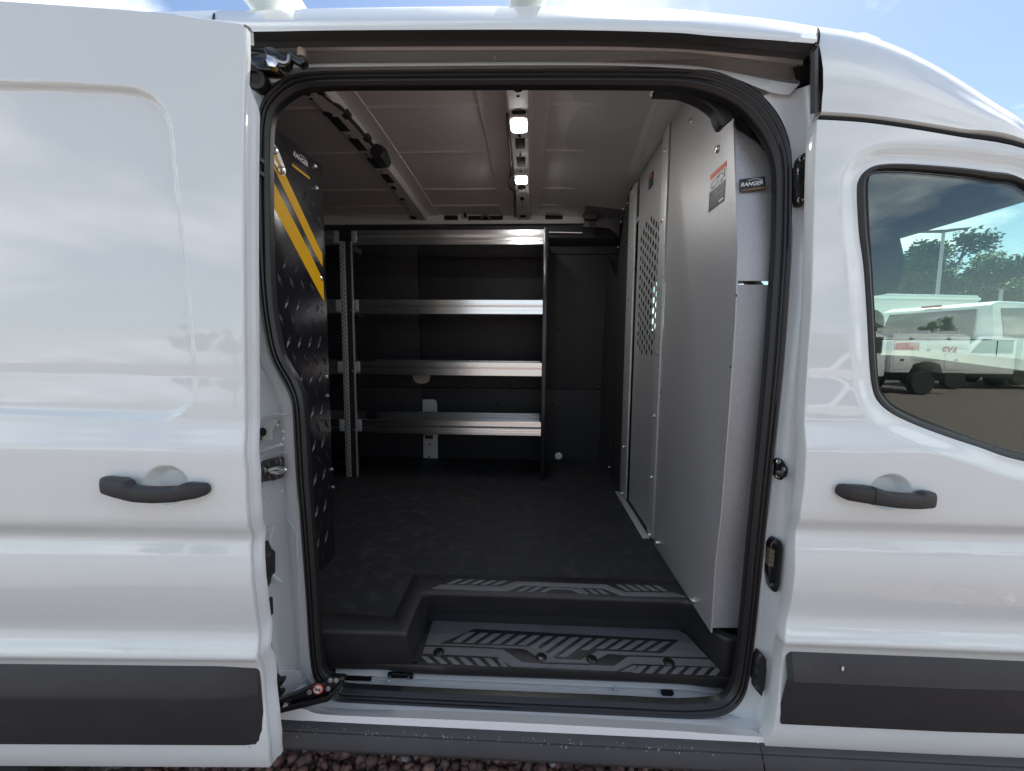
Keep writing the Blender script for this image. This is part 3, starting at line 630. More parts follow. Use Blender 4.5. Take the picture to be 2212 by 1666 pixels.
# end stop block of the rail and the black cover strip on the pillar
prism('rail_end', [aY(p, 1.12) for p in C(3, (795, 360), (862, 345), (865, 530), (740, 600), (700, 590), (800, 520))], (0, .03, 0), BLKP, van, .002)
loft('pillar_cover', [rs([aY(p, y) for p in pl], 8) for pl, y in ((C(3, (866, 335), (866, 720)), 1.03), (C(3, (872, 332), (874, 718)), 1.005), (C(3, (895, 325), (898, 712)), 1.0), (C(3, (914, 290), (922, 705)), 1.003), (C(3, (918, 290), (926, 705)), 1.03))], BLKP, van, smooth=40)

# --- roof: side rail and skin, as far back as the tail, then over the cab
r_top = [(LX, 21), *C(2, (-500, 62), (0, 50), (700, 40), (1300, 36), (1800, 42), (2212, 60)), *C(3, (200, 76), (500, 106), (700, 132), (903, 168))]
def roofrow(pts, y): return rs(cr([aY(p, y) for p in pts], 5), 44)
b0 = roofrow(h_w[:-1] + C(3, (905, 275)), 1.004); b1 = roofrow([(u, (v * .5 + w_ * .5)) for (u, v), (_, w_) in zip(h_w, [*r_top[:1], *r_top[1:4], *r_top[4:7], *r_top[7:], ][:len(h_w)])] if False else [(LX, 42), *C(2, (-500, 130), (0, 122), (700, 118), (1300, 115), (1800, 122), (2212, 135)), *C(3, (200, 148), (500, 176), (700, 196), (905, 222))], 1.018)
b2 = roofrow(r_top, 1.075)
def back(rw):   # continue the rail straight to the tail
    p, q = rw[0], rw[6]; return [Vector((-3.35, p.y, p.z)), Vector((-2.0, p.y, p.z))] + rw
rows = [back(b0)]
rows.append([p + Vector((0, -.002, .008)) for p in back(b0)])
rows += [back(b1), [p.lerp(q, .6) + Vector((0, -.004, .004)) for p, q in zip(back(b1), back(b2))], back(b2)]
for dy, dz in ((.03, .018), (.09, .038), (.25, .06), (.55, .075), (.925, .08)): rows.append([p + Vector((0, dy, dz)) for p in back(b2)])
half = list(rows)
for rw in half[::-1]: rows.append([Vector((p.x, 4.0 - p.y, p.z)) for p in rw])
roof = loft('roof', rows, PAINT, van, smooth=50)
sm = C(1, (1340, 122), (1352, 72))
tube('roof_seam', [aY(C(1, (1341, 124))[0], 1.012), aY(C(1, (1347, 95))[0], 1.03), aY(C(1, (1352, 82))[0], 1.05)], .0022, HOLE, roof, 6)
tube('roof_joint', [aY(p, y) for p, y in zip(C(3, (893, 280), (915, 255), (914, 215), (904, 172)), (1.004, 1.012, 1.022, 1.074))], .003, HOLE, roof, 6)
# cab upper side: from the door gap up to the roof line that falls to the windscreen
cb = C(3, (930, 724), (1200, 742), (1500, 782), (1800, 832), (2212, 903)); ct = C(3, (912, 168), (1150, 205), (1400, 285), (1650, 405), (1850, 525), (2040, 650), (2212, 768))
cbl = C(3, (922, 280), (1150, 312), (1400, 380), (1650, 490), (1850, 600), (2040, 715), (2212, 830))
cB = [aS(p, lambda x, z: .965 + lean(z) + .012) for p in cb]; cT = [aY(p, 1.075 + .0 * i) for i, p in enumerate(ct)]; cM = [aY(p, 1.022) for p in cbl]
def ext(P, a, b): return P + [Vector(a), Vector(b)]
l_ = lambda P: P[-1]
cB = rs(cr(ext(cB, (1.35, 1.005, 1.79), (1.62, 1.01, 1.50)), 5), 50); cM = rs(cr(ext(cM, (1.40, 1.06, 1.80), (1.70, 1.07, 1.50)), 5), 50); cT = rs(cr(ext(cT, (1.45, 1.13, 1.84), (1.74, 1.13, 1.52)), 5), 50)
rows = [[p + Vector((0, .03, .001)) for p in cB], [p + Vector((0, .003, .001)) for p in cB], [p + Vector((0, -.003, .006)) for p in cB]] + [[p.lerp(q, t) + Vector((0, -.012 * math.sin(math.pi * t), 0)) for p, q in zip(cB, cM)] for t in (.15, .35, .6, .85)] + \
    [[p.lerp(q, t) + Vector((0, -.007 * math.sin(math.pi * t), 0)) for p, q in zip(cM, cT)] for t in (0, .12, .2, .45, .75, 1)]
loft('cab_side', rows, PAINT, van, smooth=50)
loft('cab_side', [[Vector((p.x, 4.0 - p.y, p.z)) for p in rw] for rw in rows], PAINT, van, smooth=50)
cR = [p for p in cT if p.z > 1.955]
ro = [cR] + [[p + Vector((0, dy, dz)) for p in cR] for dy, dz in ((.03, .015), (.10, .03), (.30, .05), (.925, .06))]
loft('cab_roof', ro + [[Vector((p.x, 4.0 - p.y, p.z)) for p in rw] for rw in ro[-2::-1]], PAINT, van, smooth=50)

# ------------------------------------------------------------------ sill, step, track
FZ, ZS = .655, .53                                  # load floor, entrance step
def rowY(pts, y, n=60): return rs(cr([aY(p, y) for p in pts], 4), n)
def rowZ(pts, z, n=60): return rs(cr([aZ(p, z) for p in pts], 4), n)
sl = lambda a, b, c, d: C(7, (1745, a - 0)) + C(8, (0, b), (1100, (b + c) / 2), (2212, c)) + C(9, (520, d))
loft('sill', [rs(cr([on_seal(p, .01) for p in C(7, (1900, 1120), (2000, 1140)) + C(8, (60, 1218), (700, 1254), (1400, 1288), (2212, 1325)) + C(9, (200, 1326), (330, 1300))], 4), 60),
              rowY(C(7, (1800, 1200), (1950, 1220)) + C(8, (0, 1260), (700, 1288), (1400, 1320), (2212, 1362)) + C(9, (200, 1372), (480, 1385)), 1.035),
              rowY(C(7, (1790, 1235), (1950, 1270)) + C(8, (0, 1300), (700, 1328), (1400, 1360), (2212, 1402)) + C(9, (200, 1415), (560, 1438)), 1.0),
              rowY(C(7, (1785, 1250), (1950, 1285)) + C(8, (0, 1312), (700, 1340), (1400, 1372), (2212, 1415)) + C(9, (200, 1428), (580, 1452)), .99),
              rowY(C(7, (1745, 1350), (1950, 1350)) + C(8, (0, 1356), (700, 1392), (1400, 1428), (2212, 1472)) + C(9, (200, 1478), (600, 1498)), .985)], JAMB, van, smooth=50)
box('sill_base', (-3.3, .99, .405), (1.7, 1.075, .462), JAMB, van)
slab('sill_corner', [tuple(aY(p, 1.07))[::2] for p in C(9, (200, 1290), (380, 1230), (450, 1120), (600, 1120), (640, 1300), (640, 1470), (560, 1500), (380, 1480), (200, 1420))], fxz(1.074), .004, .001, JAMB, van)
slab('sill_corner', [tuple(aY(p, 1.07))[::2] for p in C(12, (100, 480), (620, 480), (740, 640), (880, 790), (640, 890), (560, 980), (250, 1010), (120, 900))], fxz(1.074), .004, .001, JAMB, van)
tube('sill_joint', [aY(p, y) for p, y in zip(C(12, (405, 720), (520, 640), (600, 560)), (1.058, 1.056, 1.056))], .0022, JAMB, van, 6)
def bar(x0pts, name):
    pass
SD_D = mat('rocker_plastic', (.052, .052, .053), .55, bump=(900, .3, 2), var=(6, (.038, .038, .04), .4, .75))
def rocker(name, xs):
    rows = []
    for x in xs:
        k = [(1.0, .467), (.985, .4645), (.975, .462), (.968, .458), (.966, .4545), (.9665, .452), (.964, .4515), (.953, .432), (.951, .420), (.955, .410), (.985, .405)]
        rows.append([Vector((x, y, z)) for y, z in k])
    return loft(name, rows, SD_D, van, smooth=30)
xj = aY(C(9, (560, 1510))[0], .97).x
rk = rocker('rocker_cover', [-.735, -.72, -.5, 0, .4, xj - .0018]); rocker('rocker_cover', [xj + .0018, .8, 1.2, 1.7]); rocker('rocker_cover', [-3.0, -2.0, -.74])
DUST = mat('dried_splash', (.34, .33, .31), .9)
rg = random.Random(3)
for i in range(80):        # dried splashes on the rocker cover
    x = rg.uniform(-.70, .48); z = .4615 - abs(rg.gauss(0, .006)); w_ = rg.uniform(.001, .0052); h_ = rg.uniform(.0015, .006) * (2.2 if rg.random() < .18 else 1)
    y = np.interp(z, [.43, .4515, .458, .463], [.952, .9635, .968, .976]) - .0012
    slab('splash_mark', [(x - w_ / 2, z), (x, z - h_), (x + w_ / 2, z - h_ * .2), (x + w_ * .2, z + h_ * .3)], fxz(y), .0005, 0, DUST, rk)
# the entrance step: lip, riser and floor in one moulding
c8 = lambda *p: C(8, *p); c10 = lambda *p: C(10, *p)
lipP = c8((-60, 787), (250, 795), (440, 802), (495, 806), (522, 775), (560, 680), (598, 590), (625, 556), (690, 549), (1200, 563), (1800, 584)) + c10((1700, 184), (1790, 192), (1840, 222), (1905, 300), (1975, 388), (2050, 425), (2125, 432))
basP = c8((-60, 982), (250, 985), (440, 989), (530, 990), (556, 955), (588, 880), (618, 800), (640, 738), (690, 713), (1200, 728), (1800, 750)) + c10((1690, 350), (1762, 362), (1805, 400), (1890, 490), (1970, 585), (2030, 648), (2090, 656))
matP = c8((-60, 672), (250, 686), (400, 700), (424, 698), (442, 662), (488, 568), (534, 468), (556, 431), (620, 433), (1200, 446), (1800, 460)) + c10((1690, 62), (1775, 90), (1850, 170), (1930, 290), (2000, 360), (2065, 395), (2130, 410))
lw = cr([aZ(p, FZ) for p in lipP], 5); bw = cr([aZ(p, ZS) for p in basP], 5); mw = cr([aZ(p, FZ) for p in matP], 5)
lr = lambda P, Q, t, dz: [p.lerp(q, t) + Vector((0, 0, dz)) for p, q in zip(P, Q)]
trim = loft('step_trim', [lr(mw, lw, -.06, -.004), lr(mw, lw, 0, .003), lr(mw, lw, .5, .003), lr(mw, lw, .88, .004), lr(mw, lw, .96, .002), lr(lw, bw, .03, -.002), lr(lw, bw, .10, -.003), lr(lw, bw, .5, -.002), lr(lw, bw, .90, .002), lr(lw, bw, .97, .001), lr(lw, bw, 1.03, .0), lr(lw, bw, 1.12, .0)], STEP, van, smooth=70)
tag(trim, 'black moulded entrance step with grey anti-slip pads')
nose = c8((-60, 985), (300, 990), (540, 998), (1000, 1013), (1600, 1033), (2212, 1055)) + c10((1900, 655), (2040, 664), (2100, 672))
nb0 = c8((-60, 1016), (160, 1024), (400, 1030), (560, 1052), (1000, 1070), (1600, 1092), (2212, 1118)) + c10((1900, 720), (2050, 732), (2105, 742))
yN = aZ(nose[3], ZS).y
prism('step_floor', [(-.62, yN + .01, ZS), (.575, yN + .01, ZS), (.56, 1.30, ZS), (-.36, 1.30, ZS), (-.40, 1.14, ZS), (-.62, 1.14, ZS)], (0, 0, -.004), STEP, trim)
loft('step_nose', [rowZ([(u, v - 3) for u, v in nose], ZS + .0005), rowZ(nose, ZS + .0003), rowY([(u, v + 2.5) for u, v in nose], yN - .004), rowY([(u, v - 3) for u, v in nb0], yN - .004), rowY(nb0, yN + .002), rowY([(u, v + 1) for u, v in nb0], yN + .03)], STEP, trim, smooth=50)
def onstep(pts, z): return [tuple(aZ(p, z))[:2] for p in pts]
pad = slab('step_pad', onstep(c10((192, 318), (206, 306), (1745, 365), (1790, 392), (1990, 605), (2028, 652), (100, 577), (130, 520)), ZS + .001), fxy(ZS + .0005), .0015, .0005, INLAY, trim)
def blackbit(p, h=.0025): return slab('pad_channel', onstep(c10(*p), ZS + .002), fxy(ZS + .0005), h, .0004, STEP, trim)
def bargrey(p, h=.0035, z=None): return slab('grip_bar', onstep(c10(*p), (z or ZS) + .003), fxy((z or ZS) + .0005), h, .0006, INLAY, trim)
blackbit([(240, 451), (462, 358), (1745, 428), (1640, 511), (1235, 494), (1128, 552), (972, 546), (860, 470)])
for i in range(16):
    a = 336 + i * 82; yt = 378 + 4.0 * i; yb = 440 + 3.7 * i; ex_ = {6: 12, 7: 40, 8: 68, 9: 66, 10: 14}.get(i, 0); sh = 92
    bargrey([(a - 14 - ex_ * 1.1, yb + ex_ * .9), (a + sh - 12, yt), (a + sh + 34, yt + 2), (a + 34 - ex_ * 1.1, yb + 2 + ex_ * .9)])
blackbit(stripe([(138, 463), (500, 475), (770, 490)], 9)); blackbit([(640, 487), (785, 490), (888, 562), (862, 572), (760, 566)])
blackbit(stripe([(870, 572), (1190, 582)], 8)); blackbit([(1185, 578), (1215, 586), (1338, 590), (1430, 527), (1300, 516)])
blackbit(stripe([(1425, 528), (1945, 545)], 9)); blackbit(stripe([(125, 519), (600, 540), (690, 600), (1350, 632), (1455, 583), (1990, 604)], 9), .0026)
blackbit([(108, 526), (600, 541), (685, 604), (100, 579)], .0027); blackbit([(1450, 640), (1492, 582), (1990, 606), (2030, 655)], .0027)
for i in range(7):
    a = 120 + i * 80; bargrey([(a, 530 + i * 2.3), (a + 42, 532 + i * 2.3), (a + 92, 574 + i * 4), (a + 48, 573 + i * 4)] if i < 6 else [(a, 546), (a + 28, 547), (a + 70, 596), (a + 34, 595)])
    a = 1500 + i * 80; bargrey([(a - 48, 634 + i * 2.5), (a - 4, 590 + i * 2), (a + 44, 592 + i * 2), (a - 2, 636 + i * 2.5)])
for p in ((234, 503), (880, 535), (1198, 548), (1682, 567)):
    c = aZ(c10(p)[0], ZS + .003); lathe('step_bolt', [(.017, -.003), (.017, .004), (.014, .007), (.008, .008), (.007, .004), (.001, .004)], (c.x, c.y, ZS), (0, 0, 1), GLOSSB, trim, 12)
zt2 = FZ + .003
def up(p, h=.0015): return slab('grip_bar', [tuple(aZ(q, zt2))[:2] for q in c10(*p)], fxy(zt2 - .001), h + .001, .0004, INLAY, trim)
up([(185, 106), (250, 79), (622, 92), (722, 60), (1288, 80), (1402, 126), (1720, 131), (1800, 161), (1382, 151), (1268, 104), (756, 85), (664, 122)])
for i in range(5):
    a = 286 + i * 70; up([(a, 74 + i * 2), (a + 66, 46 + i * 2.4), (a + 100, 47 + i * 2.4), (a + 36, 75 + i * 2)])
    a = 1350 + i * 58; up([(a, 80 + i * 1.5), (a + 34, 81 + i * 1.5), (a + 96, 118 + i * 1.0), (a + 62, 117 + i * 1.0)])
for a in (725, 795): up([(a, 122 + (a - 725) * .03), (a + 62, 93), (a + 95, 94), (a + 34, 124)])
up([(866, 128), (930, 97), (1085, 103), (1160, 137), (1125, 138), (1068, 112), (945, 108), (900, 129)])
for a in (1100, 1165, 1222): up([(a, 103 + (a - 1100) * .05), (a + 32, 104 + (a - 1100) * .05), (a + 82, 141), (a + 48, 140)])
slab('trim_hole', disc(*aZ(c10((170, 47))[0], zt2)[:2], .006, 10, .005), fxy(zt2), .0008, 0, HOLE, trim)
# sill track inside the seal
ZT = .5
tr0 = c8((60, 1020), (400, 1030), (560, 1048), (1000, 1066), (1600, 1088), (2212, 1114)) + c10((1900, 716), (2090, 745))
tr1 = c8((60, 1056), (400, 1072), (560, 1082), (1000, 1100), (1600, 1128), (2212, 1150)) + c10((1900, 752), (2080, 765))
tr2 = c8((60, 1080), (400, 1095), (560, 1105), (1000, 1125), (1600, 1150), (2212, 1172)) + c10((1900, 780), (2060, 790))
tr3 = c8((60, 1128), (400, 1142), (560, 1150), (1000, 1170), (1600, 1195), (2212, 1218)) + c10((1900, 822), (2040, 830))
tr4 = c8((60, 1150), (400, 1172), (560, 1180), (1000, 1200), (1600, 1225), (2212, 1250)) + c10((1900, 848), (2040, 850))
yT = yN + .012
track = loft('sill_track', [rowY(tr0, yT + .012), rowY(tr1, yT - .002), rowY([(u, v + 1) for u, v in tr1], yT - .003), rowY([(u, v + 2) for u, v in tr1], yT + .008), rowY(tr2, yT + .006), rowY([(u, v + 1.5) for u, v in tr2], yT - .004), rowY(tr3, yT - .012), rowY(tr4, yT - .014)], JAMB, van, smooth=40)
slab('track_slot', [tuple(aY(p, yT - .006))[::2] for p in c8((100, 1068), (284, 1074), (284, 1096), (230, 1094), (100, 1090))], fxz(yT - .003), .006, .0005, GLOSSB, track)
clip = slab('track_clip', [tuple(aY(p, yT - .008))[::2] for p in c8((388, 1050), (430, 1046), (500, 1050), (545, 1054), (547, 1082), (505, 1078), (430, 1076), (390, 1072))], fxz(yT - .004), .008, .001, GLOSSB, track)
for p in ((399, 1076), (518, 1081)): lathe('clip_screw', [(.0045, 0), (.0045, .002), (.003, .004)], aY(c8(p)[0], yT - .012), (0, -1, .4), SCREW, clip, 8)
q = aY(c10((1670, 751))[0], yT - .004); slab('track_hole', rrect(q.x - .018, q.z - .009, q.x + .018, q.z + .009, .008), fxz(yT - .006), .004, 0, HOLE, track)
box('track_stop', tuple(aY(c10((1335, 738))[0], yT) + Vector((0, -.006, -.006))), tuple(aY(c10((1352, 722))[0], yT) + Vector((0, .004, .004))), JAMB, track)
slab('track_plug', disc(*tuple(aY(c8((389, 1107))[0], yT - .012))[::2], .005, 10), fxz(yT - .008), .004, .001, CEIL, track)

# ------------------------------------------------------------------ load space
prism('load_floor', [(-3.3, 1.09, FZ - .012), (-.62, 1.09, FZ - .012), (-.60, 1.16, FZ - .012), (-.40, 1.16, FZ - .012), (-.36, 1.31, FZ - .012), (1.75, 1.31, FZ - .012), (1.75, 2.98, FZ - .012), (-3.3, 2.98, FZ - .012)], (0, 0, -.12), HOLE, van)
me_ = [Vector((p.x, p.y, FZ)) for p in mw[:-26]]
fmat = prism('floor_mat', [(-3.25, 2.95, FZ), (-3.25, 1.12, FZ), (-.62, 1.12, FZ)] + [(p.x, p.y, FZ) for p in me_ if p.x > -.6] + [(.72, me_[-1].y, FZ), (.72, 2.95, FZ)], (0, 0, -.011), FLOOR, van)
tag(fmat, 'black rubber load floor with faint dusty scuffs')
def wy(z): return 2.93 - .06 * (z - FZ)            # far wall, leaning in a little
def aW(p, d=0):
    y = 2.9
    for _ in range(5): q = aY(p, y); y = wy(q.z) - d
    return aY(p, y)
fw = lambda a, b, c: Vector((a, wy(b) - c, b))
xs_ = [aW(p).x for p in C(5, (578, 150), (597, 650), (605, 900))]
zs1 = aW(C(5, (900, 862))[0]).z; zs2 = aW(C(5, (900, 24))[0]).z
xsm = sum(xs_) / 3
wall = box('far_wall', (-3.3, 2.955, .45), (.78, 2.975, 2.36), HOLE, van)
tag(wall, 'far side wall lined with black panels')
for x0, x1 in ((-3.2, -2.0), (-1.996, xsm - .0025), (xsm + .0025, .75)):
    for z0, z1 in ((FZ + .002, zs1 - .002), (zs1 + .002, zs2 - .002), (zs2 + .002, 2.26)):
        dd = .010 if z0 < zs1 - .1 else .006
        slab('wall_panel', rrect(x0, z0, x1, z1, .003, 2), fw, dd, .0015, LINER, wall, base=-.012)
riv = lambda: rawmesh('rivet', *lathe_data([(.011, 0), (.011, .002), (.007, .006), (.002, .007)], 10), BLKP)
for p in C(5, (818, 847), (818, 880), (998, 850), (998, 881), (1158, 852), (1158, 880), (1526, 855), (1526, 886), (1716, 856), (1716, 890), (573, 628), (617, 630), (575, 875), (577, 965), (1073, 964), (1425, 970), (1423, 1130), (740, 1272), (940, 1274), (1146, 1281), (1555, 1288), (515, 1275), (450, 845), (450, 900), (1772, 485), (1782, 628), (1465, 1495 - 1000)):
    q = aW(p, .010); inst('rivet', 'rivet', riv, (q.x, wy(q.z) - .010, q.z), (0, -1, 0), wall)
WPL = mat('white_inner_plastic', (.66, .67, .66), .5)
def wallbit(name, pts, h, mm, par=wall, base=.008, r=.003):
    return slab(name, [tuple(aW(p, base))[::2] for p in pts], lambda a, b, c: Vector((a, wy(b) - base - c, b)), h, r, mm, par)
wallbit('pillar_patch', C(5, (545, 770), (545, 800), (555, 822), (575, 833), (602, 836), (630, 832), (648, 818), (655, 795), (655, 770)), .004, CEIL)
wallbit('pillar_patch', C(5, (608, 935), (675, 934), (692, 942), (698, 960), (700, 1012), (608, 1012)), .012, WPL); wallbit('pillar_patch', C(5, (612, 1012), (612, 1305), (703, 1308), (702, 1012)), .008, WPL)
wallbit('pillar_patch', C(5, (618, 1150), (686, 1150), (686, 1190), (675, 1198), (630, 1196), (620, 1185)), .016, WPL); wallbit('patch_window', C(5, (624, 1157), (676, 1157), (674, 1182), (626, 1181)), .018, BLKP)
for p in C(5, (651, 1219), (649, 1296)): q = aW(p, .017); slab('patch_hole', disc(q.x, q.z, .007, 10), fxz(q.y), .0015, 0, HOLE, wall)
q = aW(C(5, (1462, 1291))[0], .01); lathe('floor_plug', [(.026, 0), (.026, .004), (.020, .007), (.008, .007), (.007, .012), (.001, .012)], (q.x, wy(q.z) - .010, q.z), (0, -1, 0), WPL, wall, 18)
# long black rail at the top of the far wall, painted cant rail above it
rail = loft('wall_rail', [[Vector((x, y, z)) for x in (-3.2, -1, .75)] for y, z in ((2.93, 2.14), (2.78, 2.165), (2.75, 2.19), (2.75, 2.265), (2.77, 2.285), (2.93, 2.285))], BLKP, van, smooth=40)
loft('cant_rail', [[Vector((x, y, z)) for x in (-3.2, -1, 1.7)] for y, z in ((2.82, 2.27), (2.80, 2.285), (2.79, 2.32), (2.80, 2.35), (2.76, 2.358), (2.74, 2.37))], CEIL, van, smooth=40)
for a, b, c_, d in ((742, 1357, 828, 1385), (893, 1358, 1112, 1385), (1378, 1350, 1488, 1380)):
    p, q = aY(C(2, (a, d))[0], 2.785), aY(C(2, (c_, b))[0], 2.785); slab('rail_slot', rrect(p.x, p.z, q.x, q.z, .004, 2), fxz(2.79), .006, 0, HOLE, van)
tube('rail_clip', [aY(p, 2.76) for p in C(2, (878, 1370), (872, 1340), (885, 1310), (880, 1290))], .010, GLOSSB, van, 7)
box('rail_clip_head', tuple(aY(C(2, (868, 1305))[0], 2.75)), tuple(aY(C(2, (900, 1282))[0], 2.75) + Vector((0, .03, 0))), GLOSSB, van, .004)
tube('rail_knob', cr([aY(p, 2.75) for p in C(2, (975, 1372), (985, 1358), (1008, 1356), (1025, 1368), (1030, 1380))], 4), .008, mat('grey_clip', (.15, .14, .14), .3), van, 7)
# ceiling between the bows, with pressed ridges running along the van
YR = (1.60, 1.97, 2.40, 2.64)
def cz(y): return 2.375 - .03 * ((y - 2.0) / .9) ** 2 - .14 * max(0, (1.30 - y) / .17) ** 2
ys = sorted(set(list(np.linspace(1.13, 2.78, 34)) + [y + d for y in YR for d in (-.016, -.009, -.004, .002, .010, .018)]))
def ridge(y): return -sum(.006 * math.exp(-((y - a) / .007) ** 2) for a in YR)
cei = loft('ceiling', [[Vector((x, y, cz(y) + ridge(y))) for x in np.linspace(-3.3, .9, 12)] for y in ys], CEIL, van, smooth=60)
tag(cei, 'painted metal ceiling with pressed ridges')
# recessed rectangles of the ceiling sheet
def bow(name, x0, wl, wr, wf, drop):
    rows = []
    for y in np.linspace(1.14, 2.80, 26):
        z = cz(y); rows.append([Vector((x0 + a, y, z - d)) for a, d in ((-wl - .0, .002), (-wl + .004, .006), (-wf - .022, .006), (-wf - .014, .010), (-wf - .004, drop - .003), (-wf, drop), (wf, drop), (wf + .004, drop - .003), (wf + .014, .010), (wf + .022, .006), (wr - .004, .006), (wr, .002))])
    return loft(name, rows, CEIL, cei, smooth=35)
XL = aZ(C(19, (840, 900))[0], 2.335).x; XM = aZ(C(2, (1220, 910))[0], 2.335).x
B1 = bow('roof_bow', XL, .075, .115, .032, .036); B2 = bow('roof_bow', XM, .150, .110, .036, .036); bow('roof_bow', XL - .72, .09, .09, .032, .036); bow('roof_bow', XL - 1.4, .09, .09, .032, .036)
def onbow(p, x0=None):
    z = 2.335
    for _ in range(6): q = aZ(p, z); z = cz(q.y) - .0365
    return q
def bowhole(pts, par, nm='bow_hole'):
    q = [onbow(p) for p in pts]; zc = sum(v.z for v in q) / len(q)
    return prism(nm, [(v.x, v.y, cz(v.y) - .0368) for v in q], (0, 0, .006), HOLE, par)
def bowoval(p, a, b, par): q = onbow(p); return prism('bow_hole', [(q.x + a * math.cos(t), q.y + b * math.sin(t), cz(q.y + b * math.sin(t)) - .0368) for t in [math.pi * k / 7 for k in range(14)]], (0, 0, .006), HOLE, par)
for p in C(19, (420, 460), (628, 686), (812, 890), (952, 1058)):
    q = onbow(p); prism('bow_hole', [(q.x + a, q.y + b, cz(q.y + b) - .0368) for a, b in ((-.021, -.055), (.021, -.055), (.021, .055), (-.021, .055))], (0, 0, .006), HOLE, B1, .001)
for p, a, b in zip(C(19, (44, 108), (292, 350), (1020, 1160), (1115, 1284)), (.017, .017, .013, .012), (.02, .02, .03, .02)): bowoval(p, a, b, B1)
q = onbow(C(19, (1232, 1485))[0]); box('bow_hole', (q.x - .02, q.y - .02, q.z - .002), (q.x + .02, q.y + .03, q.z + .002), HOLE, B1)
for p, h in zip(C(2, (1221, 905), (1226, 1022)), (.047, .052)):
    q = onbow(p); prism('bow_hole', [(q.x + a, q.y + b, cz(q.y + b) - .0368) for a, b in ((-.021, -h), (.021, -h), (.021, h), (-.021, h))], (0, 0, .006), HOLE, B2, .001)
for p, a, b in zip(C(2, (1208, 560), (1212, 706), (1230, 1180), (1232, 1252)), (.017, .028, .022, .013), (.020, .024, .03, .03)): bowoval(p, a, b, B2)
q = onbow(C(2, (1238, 1362))[0]); box('bow_hole', (q.x - .02, q.y - .02, q.z - .002), (q.x + .02, q.y + .02, q.z + .002), HOLE, B2)
def pinhole(): return rawmesh('pinhole', *lathe_data([(.006, 0), (.006, .0015)], 8), HOLE, 0)
for p in C(19, (110, 175), (525, 583), (550, 606), (705, 778), (722, 800), (745, 822), (875, 968), (890, 990), (1090, 1302), (1140, 1328), (1178, 1385)): q = onbow(p); inst('pinhole', 'pinhole', pinhole, (q.x, q.y, q.z - .001), (0, 0, -1), B1)
for p in C(2, (1208, 603), (1216, 848), (1218, 858), (1222, 968), (1222, 978), (1224, 1075), (1233, 1275), (1236, 1302)): q = onbow(p); inst('pinhole', 'pinhole', pinhole, (q.x, q.y, q.z - .001), (0, 0, -1), B2)
for p, s in zip(C(2, (1213, 775), (1228, 1122)), (1, .98)):
    q = onbow(p); hz = cz(q.y) - .036
    h = slab('lamp', [(q.x + a, q.y + b) for a, b in rrect(-.036 * s, -.062, .036 * s, .062, .010)], lambda a, b, c, hz=hz: Vector((a, b, hz - c)), .010, .003, WPL, van)
    tag(h, 'lit interior ceiling lamp')
    slab('lens', [(q.x + a, q.y + b) for a, b in rrect(-.026, -.044, .026, .044, .012)], lambda a, b, c, hz=hz: Vector((a, b, hz - .010 - c)), .004, .002, LED, h)
def cable(pts, r=.0045): return tube('cable', cr([onbow(p) + Vector((0, 0, .004)) for p in pts], 5), r, BLKP, van, 6)
cable(C(2, (1190, 728), (1165, 742), (1142, 722), (1138, 760), (1148, 900), (1160, 1000), (1162, 1090), (1150, 1150), (1158, 1190), (1185, 1220), (1186, 1300), (1188, 1370))); cable(C(2, (1190, 1212), (1215, 1195), (1222, 1182)))
cable(C(19, (175, 60), (230, 130), (330, 210), (460, 310), (520, 390), (640, 520), (720, 620), (800, 710)), .007)
for p in C(19, (205, 100), (500, 375), (728, 632)): q = onbow(p); box('cable_clip', (q.x - .014, q.y - .018, q.z - .002), (q.x + .014, q.y + .018, q.z + .02), BLKP, van, .003)
tube('wiring_plug', cr([onbow(p) + Vector((0, 0, -.012)) for p in C(19, (830, 715), (870, 760), (900, 810), (935, 850))], 3), [.030, .032, .034, .036, .036, .034, .034, .032, .030, .026][:10], BLKP, van, 7)
# dark bracket at the top of the far corner
wb = C(2, (1630, 1285), (1855, 1278), (1900, 1280), (1850, 1400), (1845, 1490), (1790, 1440), (1720, 1432), (1615, 1430), (1628, 1380))
brk = prism('corner_bracket', [aY(p, 2.62) for p in wb], (0, .03, 0), mat('bracket_brown', (.05, .045, .045), .5), van, .004)
slab('bracket_grip', [tuple(aY(p, 2.61))[::2] for p in C(2, (1618, 1350), (1650, 1332), (1700, 1335), (1715, 1360), (1700, 1388), (1630, 1390), (1618, 1370))], fxz(2.62), .03, .012, BLKP, brk)
for p in C(2, (1736, 1355), (1798, 1358), (1848, 1362), (1680, 1408)): q = aY(p, 2.61); lathe('bracket_hole', [(.022, 0), (.022, .002), (.012, .002)], (q.x, 2.619, q.z), (0, -1, 0), BLKP, brk, 12)
tube('rail_wire', [aY(p, 2.72) for p in C(2, (1400, 1462), (1612, 1466))], .004, ALU, van, 6)
